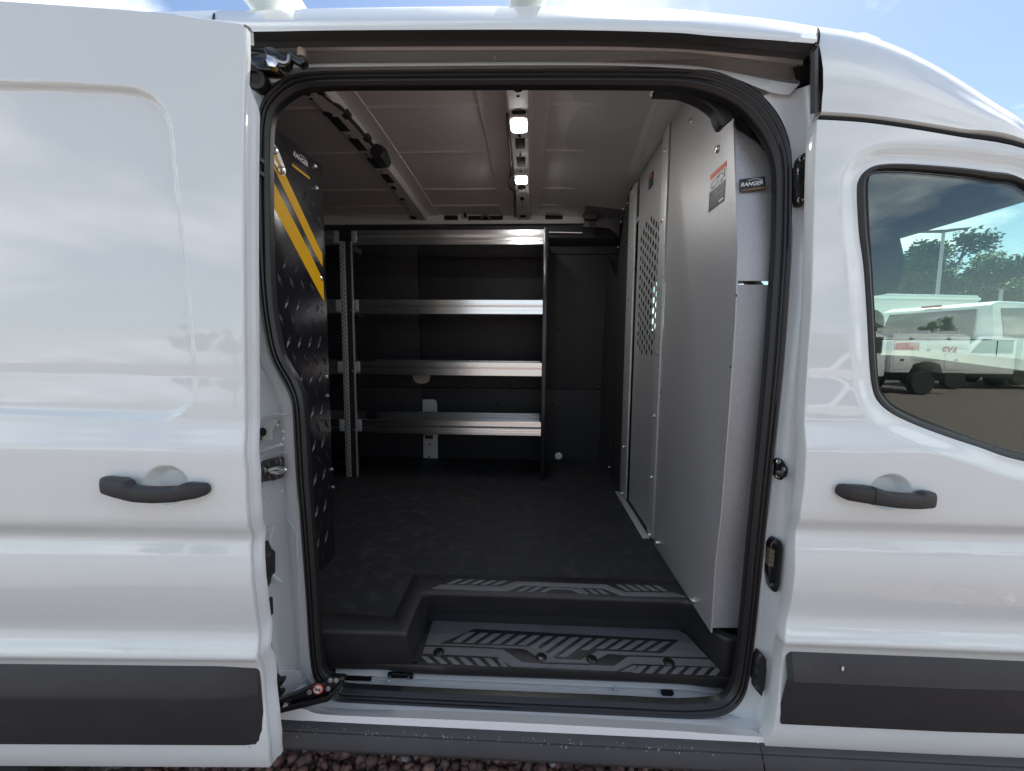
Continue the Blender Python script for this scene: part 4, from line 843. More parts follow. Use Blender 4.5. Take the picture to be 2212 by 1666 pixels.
# trim at the front top corner of the opening
tr_ = C(11, (425, 290), (425, 325), (440, 345), (560, 348), (660, 355), (745, 385), (830, 425), (905, 475), (940, 510), (955, 570), (985, 628), (1015, 630), (1050, 590), (1095, 550), (1115, 540), (1110, 480), (1080, 420), (1040, 380), (950, 320), (850, 270), (700, 240), (470, 235))
ct_ = prism('corner_trim', [aY(p, 1.125) for p in tr_], (0, .035, 0), BLKP, van, .004)
lathe('trim_screw', [(.016, 0), (.016, .003), (.010, .008), (.006, .008)], aY(C(11, (480, 278))[0], 1.12), (0, -1, 0), DSTEEL, ct_, 10)
prism('inner_pillar', [aY(p, 1.19) for p in C(11, (1040, 370), (1130, 400), (1260, 490), (1370, 640), (1380, 700), (1330, 670), (1240, 610), (1160, 530), (1110, 460))], (0, .02, 0), JAMB, van)
prism('pillar_foam', [aY(p, 1.14) for p in C(11, (1110, 460), (1180, 550), (1300, 665), (1380, 740), (1420, 850), (1440, 1000), (1438, 1110), (1418, 1125), (1412, 1060), (1405, 960), (1380, 830), (1320, 700), (1200, 600), (1120, 520))], (0, .012, 0), RUBB, van, .002)

# ------------------------------------------------------------------ fittings round the opening
def plate(name, pts, y, h, m, par=van, r=.0015): return slab(name, [tuple(aY(p, y))[::2] for p in pts], fxz(y), h, r, m, par, base=-.012)
# lower roller arm
arm = prism('lower_arm', [aY(p, 1.0) for p in C(12, (258, 828), (480, 742), (690, 655), (770, 640), (850, 575), (880, 560), (1022, 566), (1024, 598), (965, 690), (905, 762), (868, 786), (600, 852), (268, 932))], (0, .02, 0), GLOSSB, van, .005, 3)
prism('arm_web', [aY(p, .998) for p in C(12, (270, 880), (560, 800), (850, 735), (1010, 585), (1022, 600), (905, 760), (866, 784), (600, 850), (272, 928))], (0, -.012, 0), GLOSSB, arm, .004, 3)
q = aY(C(12, (737, 684))[0], .998); dsk = slab('warning_sticker', [(q.x + a * .0148, q.z + b * .0148 + a * .002) for a, b in disc(0, 0, 1, 20)], fxz(.9995), .0012, .0003, REDF, arm)
slab('sticker_face', [(q.x + a * .0112, q.z + b * .0112 + a * .002) for a, b in disc(0, 0, 1, 20)], fxz(.998), .0008, 0, WHT, dsk)
slab('sticker_bar', [(q.x + a, q.z + b) for a, b in stripe([(-.009, .007), (.009, -.007)], .003)], fxz(.997), .0005, 0, REDF, dsk)
slab('sticker_figure', [(q.x + a, q.z + b) for a, b in stripe([(-.007, -.002), (-.002, .001), (.003, -.001), (.008, .003)], .0042)], fxz(.9968), .0004, 0, BLKF, dsk)
for p in C(12, (645, 714), (852, 676), (876, 582), (940, 584)): lathe('arm_rivet', [(.0065, 0), (.0065, .0015), (.004, .002)], aY(p, .999), (0, -1, .2), mat('rivet_grey', (.3, .3, .31), .4, metal=.6) if 'rg' not in _shared else _shared['rg'], arm, 10)
# upper roller arm
ua = prism('upper_arm', [aY(p, 1.03) for p in C(13, (120, 212), (160, 205), (355, 235), (470, 280), (480, 345), (370, 290), (270, 275), (200, 292), (150, 352), (110, 370))], (0, .025, 0), GLOSSB, van, .003)
prism('arm_bracket', [aY(p, 1.02) for p in C(13, (215, 300), (260, 280), (372, 278), (400, 300), (352, 340), (380, 400), (500, 408), (490, 432), (300, 422), (245, 385))], (0, .03, 0), GLOSSB, ua, .004)
prism('arm_link', [aY(p, 1.01) for p in C(13, (355, 215), (370, 203), (440, 206), (500, 240), (530, 275), (555, 295), (575, 250), (595, 244), (650, 290), (690, 310), (740, 300), (752, 345), (700, 380), (640, 340), (600, 320), (590, 375), (555, 402), (500, 395), (440, 330), (380, 300))], (0, .02, 0), GLOSSB, ua, .004)
tube('link_edge', cr([aY(p, 1.008) for p in C(13, (395, 300), (440, 312), (500, 345), (560, 362), (590, 345), (600, 290))], 4), .0042, mat('worn_steel', (.35, .34, .34), .3, metal=.9), ua, 6)
lathe('arm_bolt', [(.014, -.01), (.014, .006), (.006, .007)], aY(C(13, (445, 362))[0], 1.01), (.3, -1, .1), SCREW, ua, 6)
lathe('guide_roller', [(.010, -.009), (.011, 0), (.010, .009)], aY(C(13, (720, 270))[0], 1.05), (0, 0, 1), mat('tan_roller', (.42, .34, .27), .5), ua, 14)
b0_ = aY(C(13, (335, 560))[0], 1.085); b1_ = aY(C(13, (262, 488))[0], 1.02)
lathe('rubber_buffer', [(.024, 0), (.025, .012), (.022, .016), (.023, .035), (.0265, .045), (.0265, .062), (.023, .068), (.013, .066), (.012, .055), (.001, .055)], b0_, b1_ - b0_, RUBB, van, 22)
# lock striker on the rear jamb
st = plate('lock_striker', C(15, (178, 560), (182, 490), (210, 440), (330, 412), (372, 410), (390, 430), (388, 520), (378, 608), (205, 645), (185, 620)), 1.058, .005, DSTEEL)
plate('striker_bulge', C(15, (200, 560), (205, 510), (240, 490), (265, 520), (268, 560), (240, 600), (210, 595)), 1.054, .012, DSTEEL, st, .008)
tube('striker_loop', cr([aY(p, y) for p, y in zip(C(15, (245, 545), (290, 525), (350, 512), (405, 520), (420, 530), (405, 545), (350, 555), (290, 550)), (1.05, 1.035, 1.02, 1.012, 1.01, 1.012, 1.02, 1.04))], 4), .0048, SCREW, st, 8)
for p in C(15, (308, 463), (312, 582)): lathe('striker_bolt', [(.0135, 0), (.0135, .004), (.010, .006), (.006, .006), (.005, .003)], aY(p, 1.052), (0, -1, 0), DSTEEL, st, 14)
# pressed pocket of the rear jamb, where the middle rail ends
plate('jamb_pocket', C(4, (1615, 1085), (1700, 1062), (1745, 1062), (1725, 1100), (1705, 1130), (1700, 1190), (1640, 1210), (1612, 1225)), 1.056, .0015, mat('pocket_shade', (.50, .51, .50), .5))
q = aY(C(4, (1651, 1141))[0], 1.05); slab('pocket_hole', disc(q.x, q.z, .010, 14, .012), fxz(1.053), .002, 0, HOLE, van)
plate('rail_end_clip', C(4, (1612, 1175), (1642, 1170), (1646, 1190), (1612, 1208)), 1.05, .006, DSTEEL)
for a, b in ((C(4, (1615, 1058), (1700, 1035), (1740, 1030), (1838, 1030)), .0035), (C(4, (1612, 1268), (1690, 1248), (1760, 1225), (1775, 1215)), .007), (C(4, (1612, 1302), (1720, 1275), (1850, 1262)), .0014)):
    tube('jamb_ridge', cr([aY(p, 1.058) for p in a], 4), b, JAMB, van, 8, flat=.6)
for p in C(15, (165, 385), (400, 165), (345, 105), (402, 235), (165, 490), (218, 688), (388, 730), (245, 786), (220, 640)): lathe('jamb_dimple', [(.0045, 0), (.004, .0012), (.002, .0018)], aY(p, 1.062 if p[0] < 600 else 1.058), (0, -1, 0), JAMB, van, 10)
prism('jamb_gusset', [aY(p, 1.058) for p in C(7, (1655, 150), (1725, 122), (1705, 200), (1700, 255), (1650, 225))], (0, .006, 0), JAMB, van, .002)
prism('jamb_gusset', [aY(p, 1.06) for p in C(7, (1700, 420), (1735, 445), (1780, 480), (1740, 478), (1710, 470))], (0, .006, 0), JAMB, van, .002)
tube('jamb_crease', cr([aY(p, 1.06) for p in C(7, (1805, 70), (1860, 180), (1870, 400), (1885, 700), (1900, 1000))], 4), .0035, JAMB, van, 8, flat=.5)
tube('jamb_crease', cr([aY(p, 1.062) for p in C(7, (1690, 700), (1720, 900), (1760, 1050), (1800, 1160))], 4), .005, JAMB, van, 8, flat=.5)
for p in C(1, (1605, 1005), (1605, 1090)): q = aY(p, 1.045); box('seal_clip', (q.x - .008, 1.04, q.z - .006), (q.x + .016, 1.06, q.z + .006), BLKP, van, .002)
# fittings of the front jamb
jp = plate('guide_plate', C(3, (790, 1000), (810, 975), (838, 970), (843, 985), (840, 1015), (848, 1020), (846, 1210), (836, 1225), (832, 1280), (815, 1295), (780, 1296), (774, 1258), (764, 1245), (768, 1050), (780, 1045)), 1.062, .010, BLKP)
for a, b in (((786, 1085), (800, 1090)), ((802, 1060), (825, 1130))): plate('plate_slot', C(3, a, (b[0], a[1] + 4), b, (a[0], b[1])), 1.05, .001, HOLE, jp, 0)
plate('plate_slot', C(3, (800, 1068), (822, 1062), (822, 1120), (800, 1126)), 1.0515, .001, HOLE, jp, 0); plate('plate_slot', C(3, (786, 1062), (792, 1062), (790, 1100), (785, 1100)), 1.0515, .001, WPL, jp, 0)
for p in C(3, (811, 1002), (802, 1262)): lathe('plate_screw', [(.0085, 0), (.0085, .002), (.006, .004), (.003, .002)], aY(p, 1.053), (0, -1, 0), DSTEEL, jp, 10)
lathe('plate_cup', [(.012, 0), (.013, .002), (.008, .002), (.006, -.002)], aY(C(3, (800, 1165))[0], 1.053), (0, -1, 0), BLKP, jp, 14)
lp = plate('locating_pin', C(16, (572, 850), (570, 800), (590, 778), (622, 782), (645, 815), (675, 865), (678, 910), (660, 945), (615, 980), (580, 972), (562, 935)), 1.052, .006, GLOSSB)
lathe('pin', [(.008, 0), (.007, .012), (.0095, .022), (.0095, .030), (.006, .032)], aY(C(16, (610, 890))[0], 1.046), (-.55, -1, -.05), GLOSSB, lp, 12)
for p in C(16, (596, 806), (642, 880), (592, 942)): lathe('pin_screw', [(.006, 0), (.006, .0015), (.003, .0025)], aY(p, 1.045), (0, -1, 0), SCREW, lp, 8)
cp = plate('contact_plate', C(17, (505, 45), (530, 0), (560, -15), (600, 0), (622, 30), (628, 90), (612, 250), (600, 400), (585, 470), (560, 490), (530, 480), (505, 430), (495, 350), (488, 330), (492, 240), (500, 230)), 1.047, .008, GLOSSB, van, .003)
for i in range(4): plate('contact', C(17, (517 - i * 4, 86 + i * 41), (562 - i * 3, 100 + i * 41), (558 - i * 3, 136 + i * 41), (512 - i * 4, 122 + i * 41)), 1.0385, .0012, GOLD, cp, 0)
for p in C(17, (572, 25), (540, 430)): lathe('plate_screw', [(.006, 0), (.006, .0015), (.003, .0025)], aY(p, 1.038), (0, -1, 0), DSTEEL, cp, 8)
gp2 = plate('guide_plate', C(17, (395, 1060), (410, 1055), (455, 1095), (467, 1120), (463, 1180), (468, 1200), (450, 1400), (435, 1412), (428, 1455), (415, 1455), (365, 1400), (358, 1380), (362, 1335), (348, 1325), (370, 1110), (385, 1098)), 1.05, .010, BLKP)
for p in ((388, 1180, 425, 1230), (372, 1270, 410, 1330)): plate('plate_slot', C(17, (p[0], p[1]), (p[2], p[1] + 20), (p[2] - 8, p[3]), (p[0] - 8, p[3] - 20)), 1.0395, .001, HOLE, gp2, 0)
for p in C(17, (428, 1110), (395, 1395)): lathe('plate_screw', [(.007, 0), (.007, .002), (.003, .003)], aY(p, 1.041), (0, -1, 0), DSTEEL, gp2, 10)
# ------------------------------------------------------------------ rest of the shell
OY = 3.03
loft('far_side', [[Vector((x, OY - float(lean(z)), z)) for x in (-3.35, -1.5, .80)] for z in np.linspace(.46, 2.26, 14)], PAINT, van, smooth=50)
for nm, x0, x1, z0, z1 in (('far_door', .80, 1.72, .46, 1.44), ('far_door_pillar', .80, .87, 1.44, 1.95), ('far_door_top', .80, 1.45, 1.95, 2.16), ('far_front_pillar', 1.62, 1.72, 1.44, 1.60)):
    prism(nm, [(x0, OY - .03, z0), (x1, OY - .03, z0), (x1, OY - .03 - .02, z1), (x0, OY - .05, z1)], (0, .03, 0), HOLE if nm != 'far_door' else BLKP, van)
slab('far_window_pane', [(.86, 1.43), (1.66, 1.43), (1.60, 1.58), (1.40, 1.96), (.86, 1.96)], lambda a, b, c: Vector((a, OY - .035 + c, b)), .004, 0, GLASS, van)
box('tail_doors', (-3.38, 1.0, .46), (-3.34, 3.0, 2.26), PAINT, van, .01)
box('underbody', (-3.3, 1.22, .34), (1.75, 2.98, .50), HOLE, van)
HEADL = mat('headliner', (.035, .035, .035), .8)
# windscreen surround, dashboard, seats
box('headliner', (.60, 1.12, 1.99), (1.42, 2.92, 2.02), HEADL, van, .005)
hd = prism('screen_header', [(1.36, 1.06, 2.0), (1.50, 1.06, 1.955), (1.52, 1.06, 1.93), (1.44, 1.06, 1.925), (1.34, 1.06, 1.975)], (0, 1.9, 0), HEADL, van, .005)
for y, s in ((1.075, 1), (2.93, -1)): tube('screen_pillar', [Vector((1.46, y + .06 * s, 1.96)), Vector((1.78, y + .02 * s, 1.62)), Vector((2.06, y, 1.34))], [.045, .05, .055], HEADL, van, 8)
wsg = mk('windscreen', [(1.49, 1.12, 1.95), (1.49, 2.88, 1.95), (2.10, 2.95, 1.30), (2.10, 1.05, 1.30)], [(0, 1, 2, 3)], GLASS, van, 0, False)
loft('dashboard', [[Vector((x, y, z + (dz if z > 1.2 else 0))) for y, dz in ((1.03, .02), (1.3, .045), (1.7, .085), (2.0, .09), (2.7, .08), (2.97, .04))] for x, z in ((1.66, .95), (1.52, 1.10), (1.50, 1.30), (1.53, 1.365), (1.62, 1.385), (1.9, 1.36), (2.08, 1.29), (2.08, .9))], mat('dash_plastic', (.03, .03, .032), .6), van, smooth=50)
def seat(y):
    s_ = box('seat', (.72, y - .24, .80), (1.22, y + .24, 1.0), mat('seat_fabric', (.04, .04, .042), .85), van, .05, 4)
    prism('seat_back', [(.80, y - .23, .98), (.96, y - .23, .98), (.84, y - .23, 1.58), (.70, y - .23, 1.58)], (0, .46, 0), s_.data.materials[0], van, .04, 4)
    return s_
seat(2.50)
s1 = box('seat', (.80, 1.28, .80), (1.30, 1.72, 1.0), mat('seat_fabric', (.04, .04, .042), .85), van, .05, 4)
prism('seat_back', [(.92, 1.28, .98), (1.08, 1.28, .98), (1.08, 1.28, 1.60), (.94, 1.28, 1.60)], (0, .44, 0), s1.data.materials[0], van, .04, 4)
prism('headrest', [(1.05, 1.32, 1.64), (1.14, 1.32, 1.65), (1.155, 1.32, 1.74), (1.12, 1.32, 1.85), (1.05, 1.32, 1.84)], (0, .26, 0), s1.data.materials[0], van, .03, 4)
for y in (1.40, 1.50): tube('headrest_post', [Vector((1.05, y, 1.56)), Vector((1.09, y, 1.68))], .008, SCREW, van, 6)
# nose of the van, out of frame
loft('front_wing', [[Vector((x, y, z)) for x, y, z in ((1.705, .975, z0), (2.1, 1.0, z0), (2.5, 1.08, z0 - .02), (2.72, 1.25, z0 - .05), (2.78, 2.0, z0 - .05), (2.72, 2.75, z0 - .05), (2.5, 2.92, z0 - .02), (2.1, 3.0, z0), (1.705, 3.03, z0))] for z0 in (.40, .6, .8, 1.0, 1.2)] , PAINT, van, smooth=50)
loft('bonnet', [[Vector((x, y, z + .03 * math.sin(math.pi * (y - 1.0) / 2.0))) for y in (1.03, 1.3, 2.0, 2.7, 2.97)] for x, z in ((2.08, 1.30), (2.3, 1.25), (2.55, 1.20), (2.70, 1.15))], PAINT, van, smooth=50)
TYRE = mat('tyre_rubber', (.02, .02, .02), .8); RIM = mat('wheel_rim', (.45, .45, .46), .35, metal=.9)
def wheel(x, y, s, par, r=.345, w_=.22, name='wheel', rim=None):
    o = lathe(name, [(r * .62, -w_ / 2), (r * .93, -w_ / 2), (r, -w_ * .38), (r, w_ * .38), (r * .93, w_ / 2), (r * .62, w_ / 2)], (x, y, r), (0, s, 0), TYRE, par, 28)
    lathe('rim', [(r * .64, -w_ * .2), (r * .64, w_ * .42), (r * .58, w_ * .40), (r * .5, w_ * .22), (r * .25, w_ * .28), (r * .1, w_ * .34)], (x, y, r), (0, s, 0), rim or RIM, o, 20)
    return o
for x in (-1.75, 2.12):
    for y, s in ((1.13, -1), (2.87, 1)): wheel(x, y, s, van)
for x0, x1 in ((-2.15, -1.35), (1.72, 2.52)):
    for y0 in (1.0, 2.75): box('wheel_arch', (x0, y0, .70), (x1, y0 + .25, .72), HOLE, van)

gap_ = [aS(p, lambda x, z: .982 + lean(z)) for p in C(3, (926, 741), (1200, 759), (1500, 799), (1800, 849), (2212, 922))]
tube('dark_gap_strip', cr(gap_ + [Vector((1.30, 1.005, 1.835)), Vector((1.45, 1.01, 1.71))], 6), .0048, HOLE, van, 6)  # dark strip added inside the gap, its shade put in as colour

# ------------------------------------------------------------------ bulkhead behind the seats
XP = .53
bulk = empty('bulkhead', (XP, 1.9, FZ), 'silver grey steel bulkhead with perforated door panel across the van behind the seats', 'bulkhead')
fp = fyz(XP)
yz = lambda p, x=XP: tuple(aX(p, x))[1:]
bs = lambda k, *p: [yz(q) for q in C(k, *p)]
ne = bs(11, (1095, 555)) + bs(6, (415, 0), (400, 450), (362, 1000), (310, 1665)) + bs(9, (275, 350), (247, 795))
tl = bs(11, (575, 745), (700, 562), (790, 425))
y1 = bs(18, (700, 600))[0][0]; 
yA0 = (bs(11, (575, 900))[0][0] + bs(8, (2056, 190))[0][0]) / 2; yA1 = (bs(11, (512, 900))[0][0] + bs(8, (2030, 190))[0][0]) / 2
yB0 = (bs(11, (295, 1300))[0][0] + bs(5, (1888, 1500))[0][0]) / 2; yB1 = (bs(11, (240, 1300))[0][0] + bs(5, (1853, 1500))[0][0]) / 2
yN0 = sum(p[0] for p in ne[1:]) / len(ne[1:])
NE = ne[:-1] + [(ne[-1][0], max(ne[-1][1], FZ + .004))]
top = lambda y: min(cz(y) - .012, 2.35)
np_ = [(yA0 - .01, FZ + .002), (yA0 - .01, top(yA0))] + [(y, top(y)) for y in np.linspace(yA0 - .05, 1.30, 6)] + [(tl[-1][0] if False else 1.22, top(1.22) - .02), (ne[0][0] + .03, ne[0][1] + .03)] + NE
nearp = slab('near_panel', np_, fp, .003, .0008, SILVER, bulk, base=-.001)
# folded return that faces the doorway, in two lengths
zc = aY(C(6, (420, 200))[0], yN0).z
neY = lambda z: float(np.interp(z, [p[1] for p in NE[::-1]], [p[0] for p in NE[::-1]]))
def flange(zs, wd, dx, dy, curl):
    rows = [[Vector((XP - .003, neY(z) + .002, z)), Vector((XP - .002 + dx, neY(z) - .001 + dy, z)), Vector((XP + wd * .5, neY(z) + .004 + dy, z)), Vector((XP + wd, neY(z) + .010 + curl + dy, z)), Vector((XP + wd, neY(z) + .014 + curl + dy, z)), Vector((XP + wd * .5, neY(z) + .008 + dy, z)), Vector((XP - .002, neY(z) + .006 + dy, z))] for z in zs]
    return loft('return_flange', rows, SILVER, bulk, cu=True, smooth=50, fix=True)
z0f = NE[0][1]
cv = [tuple(aY(p, yN0))[::2] for p in C(11, (1098, 552), (1200, 600), (1300, 680), (1380, 790), (1420, 920))]
fu = []
for z in list(np.linspace(zc + .003, cv[-1][1], 6)) + [c[1] for c in cv[-2::-1]]:
    xr_ = XP + .13 if z < cv[-1][1] - .01 else float(np.interp(z, [c[1] for c in cv[::-1]], [c[0] for c in cv[::-1]])) + .02
    fu.append([Vector((XP - .003, neY(z) + .002, z)), Vector((XP + .002, neY(z) - .001, z)), Vector(((XP + xr_) / 2, neY(z) + .003, z)), Vector((max(xr_, XP + .004), neY(z) + .006, z)), Vector((max(xr_, XP + .004), neY(z) + .009, z)), Vector((XP, neY(z) + .006, z))])
loft('return_flange', fu, SILVER, bulk, cu=True, smooth=50, fix=True)
zb_ = aY(C(9, (247, 798))[0], yN0).z
flange(list(np.linspace(zc - .006, zb_, 10)), .14, .004, .004, .006)
box('slit_light_strip', (XP, yN0 + .001, zc - .012), (XP + .13, yN0 + .05, zc - .008), WPL, bulk)  # white strip added below the slit, standing in for cab light seen through
# angle strips with screws, far wing, door panel
sA = slab('angle_strip', rrect(yA0, FZ + .02, yA1, top(yA1) - .015, .002, 2), fp, .008, .001, ZINC, bulk)
sB = slab('angle_strip', rrect(yB0, FZ + .01, yB1, yz(C(11, (265, 1140))[0])[1], .002, 2), fp, .008, .001, ZINC, bulk)
box('floor_strip', (XP - .035, yA1 - .03, FZ), (XP - .004, yB1, FZ + .004), ZINC, bulk, .001)
slab('door_edge', rrect(yA1 + .012, FZ + .012, yA1 + .022, top(yA1) - .03, .002, 2), fyz(XP + .004), .006, .001, SILVER, bulk)
WING = mat('dark_wing_sheet', (.028, .029, .031), .55, bump=(300, .1, 2))
slab('wing_panel', [(yB1 - .01, FZ + .004), (2.58, FZ + .004), (2.60, 1.9), (2.50, 2.12), (2.36, 2.30), (yB1 - .01, 2.33)], fp, .003, .0008, WING, bulk)
prism('wing_panel', [(XP - .003, 2.582, FZ + .003), (XP - .025, 2.915, FZ + .003), (XP - .025, 2.83, 2.1), (XP - .003, 2.602, 1.9)], (.004, 0, 0), WING, bulk)
# door panel: solid sheet round a field of punched holes
yh0, yh1 = yA1 + .035, yB0 - .02
zp0, zp1 = yz(C(18, (585, 1440))[0])[1], yz(C(18, (590, 125))[0])[1]
xd = XP + .012
def perf():
    pz = .046; py = pz * .866; r = .0150; V = []; F = []
    ncol = int((yh1 - yh0 - .03) / py); nrow = int((zp1 - zp0) / pz); y_s = yh0 + .012
    ybnd = []
    for c in range(ncol):
        for k in range(nrow + (c % 2)):
            cy = y_s + (c + .5) * py; cz_ = zp0 + (k + (.5 if c % 2 == 0 else 0) + .0) * pz
            b = len(V)
            for i in range(12):     # rectangle cell rim, sampled every 30 degrees
                a = R(30 * i); ca, sa = math.cos(a), math.sin(a); s = min(py / 2 / max(abs(ca), 1e-6), pz / 2 / max(abs(sa), 1e-6))
                V.append((cy + ca * s, cz_ + sa * s))
            # true corners replace nearest samples
            for i, (sx, sz) in ((1, (1, 1)), (4, (-1, 1)), (7, (-1, -1)), (10, (1, -1))): V[b + i] = (cy + sx * py / 2, cz_ + sz * pz / 2)
            hid = (c in (0, ncol - 1) and k in (0, nrow - 1 + (c % 2))) or (c == 1 and k == nrow)
            for i in range(12): V.append((cy + r * math.cos(R(30 * i)), cz_ + r * math.sin(R(30 * i))))
            for i in range(12): F.append((b + i, b + (i + 1) % 12, b + 12 + (i + 1) % 12, b + 12 + i))
            if hid: F.append(tuple(range(b + 12, b + 24)))
    n = len(V); ye0, ye1 = y_s, y_s + ncol * py; z0, z1 = zp0 - pz / 2, zp0 + (nrow + .5) * pz
    for a, b_, c_, d in ((yh0, zp0 - pz * .5, ye0, z1), (ye1, zp0 - pz * .5, yh1 + .02, z1), (yh0, FZ + .006, yh1 + .02, zp0 - pz * .5), (yh0, z1, yh1 + .02, 2.33)):
        k = len(V); V += [(a, b_), (c_, b_), (c_, d), (a, d)]; F.append((k, k + 1, k + 2, k + 3))
    # fill the half cells left at the ends of the even columns
    for c in range(ncol):
        y_0 = y_s + c * py
        if c % 2 == 0:
            k = len(V); V += [(y_0, zp0 - pz / 2), (y_0 + py, zp0 - pz / 2), (y_0 + py, zp0), (y_0, zp0)]; F.append((k, k + 1, k + 2, k + 3)); k = len(V)
            V += [(y_0, zp0 + nrow * pz), (y_0 + py, zp0 + nrow * pz), (y_0 + py, z1), (y_0, z1)]; F.append((k, k + 1, k + 2, k + 3))
        else:
            k = len(V); V += [(y_0, zp0 + (nrow + .5) * pz - .0), (y_0 + py, z1), (y_0 + py, z1), (y_0, z1)]
    o = mk('door_panel', [(xd, a, b_) for a, b_ in V], F, SILVER, bulk, smooth=0)
    md = o.modifiers.new('t', 'SOLIDIFY'); md.thickness = .002; md.offset = 0
    tag(o, 'bulkhead door panel with a field of punched round holes')
perf()
scr = lambda: rawmesh('screw', *lathe_data([(.009, 0), (.009, .0015), (.0065, .0025), (.0060, .006), (.0035, .0065), (.003, .004)], 8), SCREW, 30)
for k, ps in ((18, [(712, 168), (683, 820), (652, 1447)]), (5, [(2072, 1043), (2054, 1428)]), (8, [(2040, 185)]), (11, [(546, 800)])):
    for p in C(k, *ps): q = aX(p, XP - .008); inst('screw', 'scr', scr, (XP - .008, (yA0 + yA1) / 2, q.z), (-1, 0, 0), bulk)
for k, ps in ((18, [(400, 425), (384, 928), (367, 1413)]), (5, [(1890, 935), (1877, 1235), (1867, 1528)]), (2, [(1937, 1197)])):
    for p in C(k, *ps): q = aX(p, XP - .008); inst('screw', 'scr', scr, (XP - .008, (yB0 + yB1) / 2, q.z), (-1, 0, 0), bulk)
for p in C(11, (960, 820), (735, 592), (885, 535), (830, 455)) + C(8, (2088, 228)) + C(9, (133, 590)): inst('screw', 'scr', scr, tuple(aX(p, XP - .003)), (-1, 0, 0), bulk, 1.25)
for p in C(18, (360, 25), (320, 77), (300, 200), (270, 438)) + C(5, (1784, 1360)): inst('screw', 'scr', scr, tuple(aX(p, XP - .004)), (-1, 0, 0), bulk, .8)
pin_ = lambda: rawmesh('rivet_hole', *lathe_data([(.0035, 0), (.0035, .001)], 7), BLKP, 0)
for p in C(18, (708, 428), (695, 722), (683, 1015), (668, 1298), (655, 1577)) + C(6, (402, 282), (367, 730)) + C(5, (2112, 888), (2110, 930)): inst('rivet_hole', 'rvh', pin_, tuple(aX(p, XP - .0085)), (-1, 0, 0), bulk)
q = aX(C(11, (410, 1080))[0], xd); slab('lock_slot', rrect(q.y - .03, q.z - .03, q.y + .03, q.z + .03, .004), fyz(xd - .002), .004, .001, BLKP, bulk); slab('lock_mark', rrect(q.y - .022, q.z + .01, q.y + .022, q.z + .024, .002, 2), fyz(xd - .006), .001, 0, REDF, bulk)
# warning label on the panel
lb = bs(11, (903, 1048), (1040, 912), (1028, 1240), (893, 1352)); ly0, ly1 = (lb[0][0] + lb[3][0]) / 2, (lb[1][0] + lb[2][0]) / 2; lz1, lz0 = (lb[0][1] + lb[1][1]) / 2, (lb[2][1] + lb[3][1]) / 2
lw_, lh_ = ly0 - ly1, lz1 - lz0
LB = lambda u, v, c, d=0: None
def lbf(u, v, c): return Vector((XP - .0032 - c, ly0 - u * lw_, lz0 + v * lh_))
wl = slab('warning_label', [(0, 0), (1, 0), (1, 1), (0, 1)], lbf, .0005, 0, WHT, bulk)
slab('label_header', [(0, .86), (1, .86), (1, 1), (0, 1)], lbf, .0008, 0, ORNG, wl); slab('label_text_block', [(0, 0), (1, 0), (1, .53), (0, .53)], lbf, .0008, 0, BLKF, wl)
slab('header_word', [(.15, .905), (.8, .905), (.8, .945), (.15, .945)], lbf, .001, 0, REDF, wl)
def lline(pts, w_): P = [Vector(p) for p in pts]; return slab('label_drawing', stripe([(p.x, p.y) for p in P], w_), lbf, .0010, 0, BLKF, wl)
lline([(.12, .60), (.10, .68), (.18, .74), (.35, .77), (.62, .80), (.80, .77), (.88, .70), (.86, .60)], .018); lline([(.30, .60), (.66, .60)], .018); lline([(.93, .62), (.90, .84)], .03); lline([(.45, .66), (.55, .72), (.50, .79), (.62, .76)], .02)
for u in (.22, .76): slab('label_drawing', disc(u, .60, .075, 12, .035), lbf, .0011, 0, BLKF, wl); slab('label_drawing', disc(u, .60, .035, 10, .016), lbf, .0014, 0, WHT, wl)
GRYF = mat('grey_print', (.25, .25, .26), .6)
for i in range(9):
    e_ = (.92, .8, .55, .9, .85, .6, .88, .7, .5)[i]; s_ = .28 if i < 3 else .06
    slab('label_line', [(s_, .49 - i * .047), (e_, .49 - i * .047), (e_, .475 - i * .047), (s_, .475 - i * .047)], lbf, .001, 0, GRYF, wl)
slab('label_emblem', [(.62, .09), (.7, .06), (.92, .07), (.94, .10), (.85, .125), (.7, .12)], lbf, .001, 0, WHT, wl)
# maker's badge on the return
def badge(name, fr, wdt, hgt, par, shear=0):
    b = slab(name, rrect(-wdt / 2, -hgt / 2, wdt / 2, hgt / 2, wdt * .02, 3), fr, .0006, 0, BLKF, par)
    text('lettering', 'RANGER', hgt * .40, fr, WHT, b, .25, -wdt * .03, hgt * .04, .0008, hgt * .014, 1.12)
    text('lettering', 'DESIGN', hgt * .12, fr, GRYF, b, 0, wdt * .16, -hgt * .17, .0008, 0, 1.4)
    slab('badge_line', [(-wdt * .36, -hgt * .29), (wdt * .40, -hgt * .27), (wdt * .40, -hgt * .285), (-wdt * .36, -hgt * .305)], fr, .0008, 0, GRYF, b)
    slab('badge_line', [(-wdt * .46, -hgt * .42), (wdt * .46, -hgt * .40), (wdt * .46, -hgt * .34), (-wdt * .46, -hgt * .39)], fr, .0008, 0, mat('badge_orange', (.6, .28, .03), .5), b)
    arc = [(-wdt * .16 + wdt * .54 * t, hgt * (.27 + .12 * math.sin(math.pi * (t * .85 + .1)))) for t in np.linspace(0, 1, 10)] + [(wdt * .40, hgt * .14)]
    slab('badge_arc', stripe(arc, hgt * .035), fr, .0008, 0, WHT, b)
    return b
bq = [aY(p, yN0) for p in C(11, (1158, 1055), (1375, 1028), (1378, 1138), (1163, 1162))]
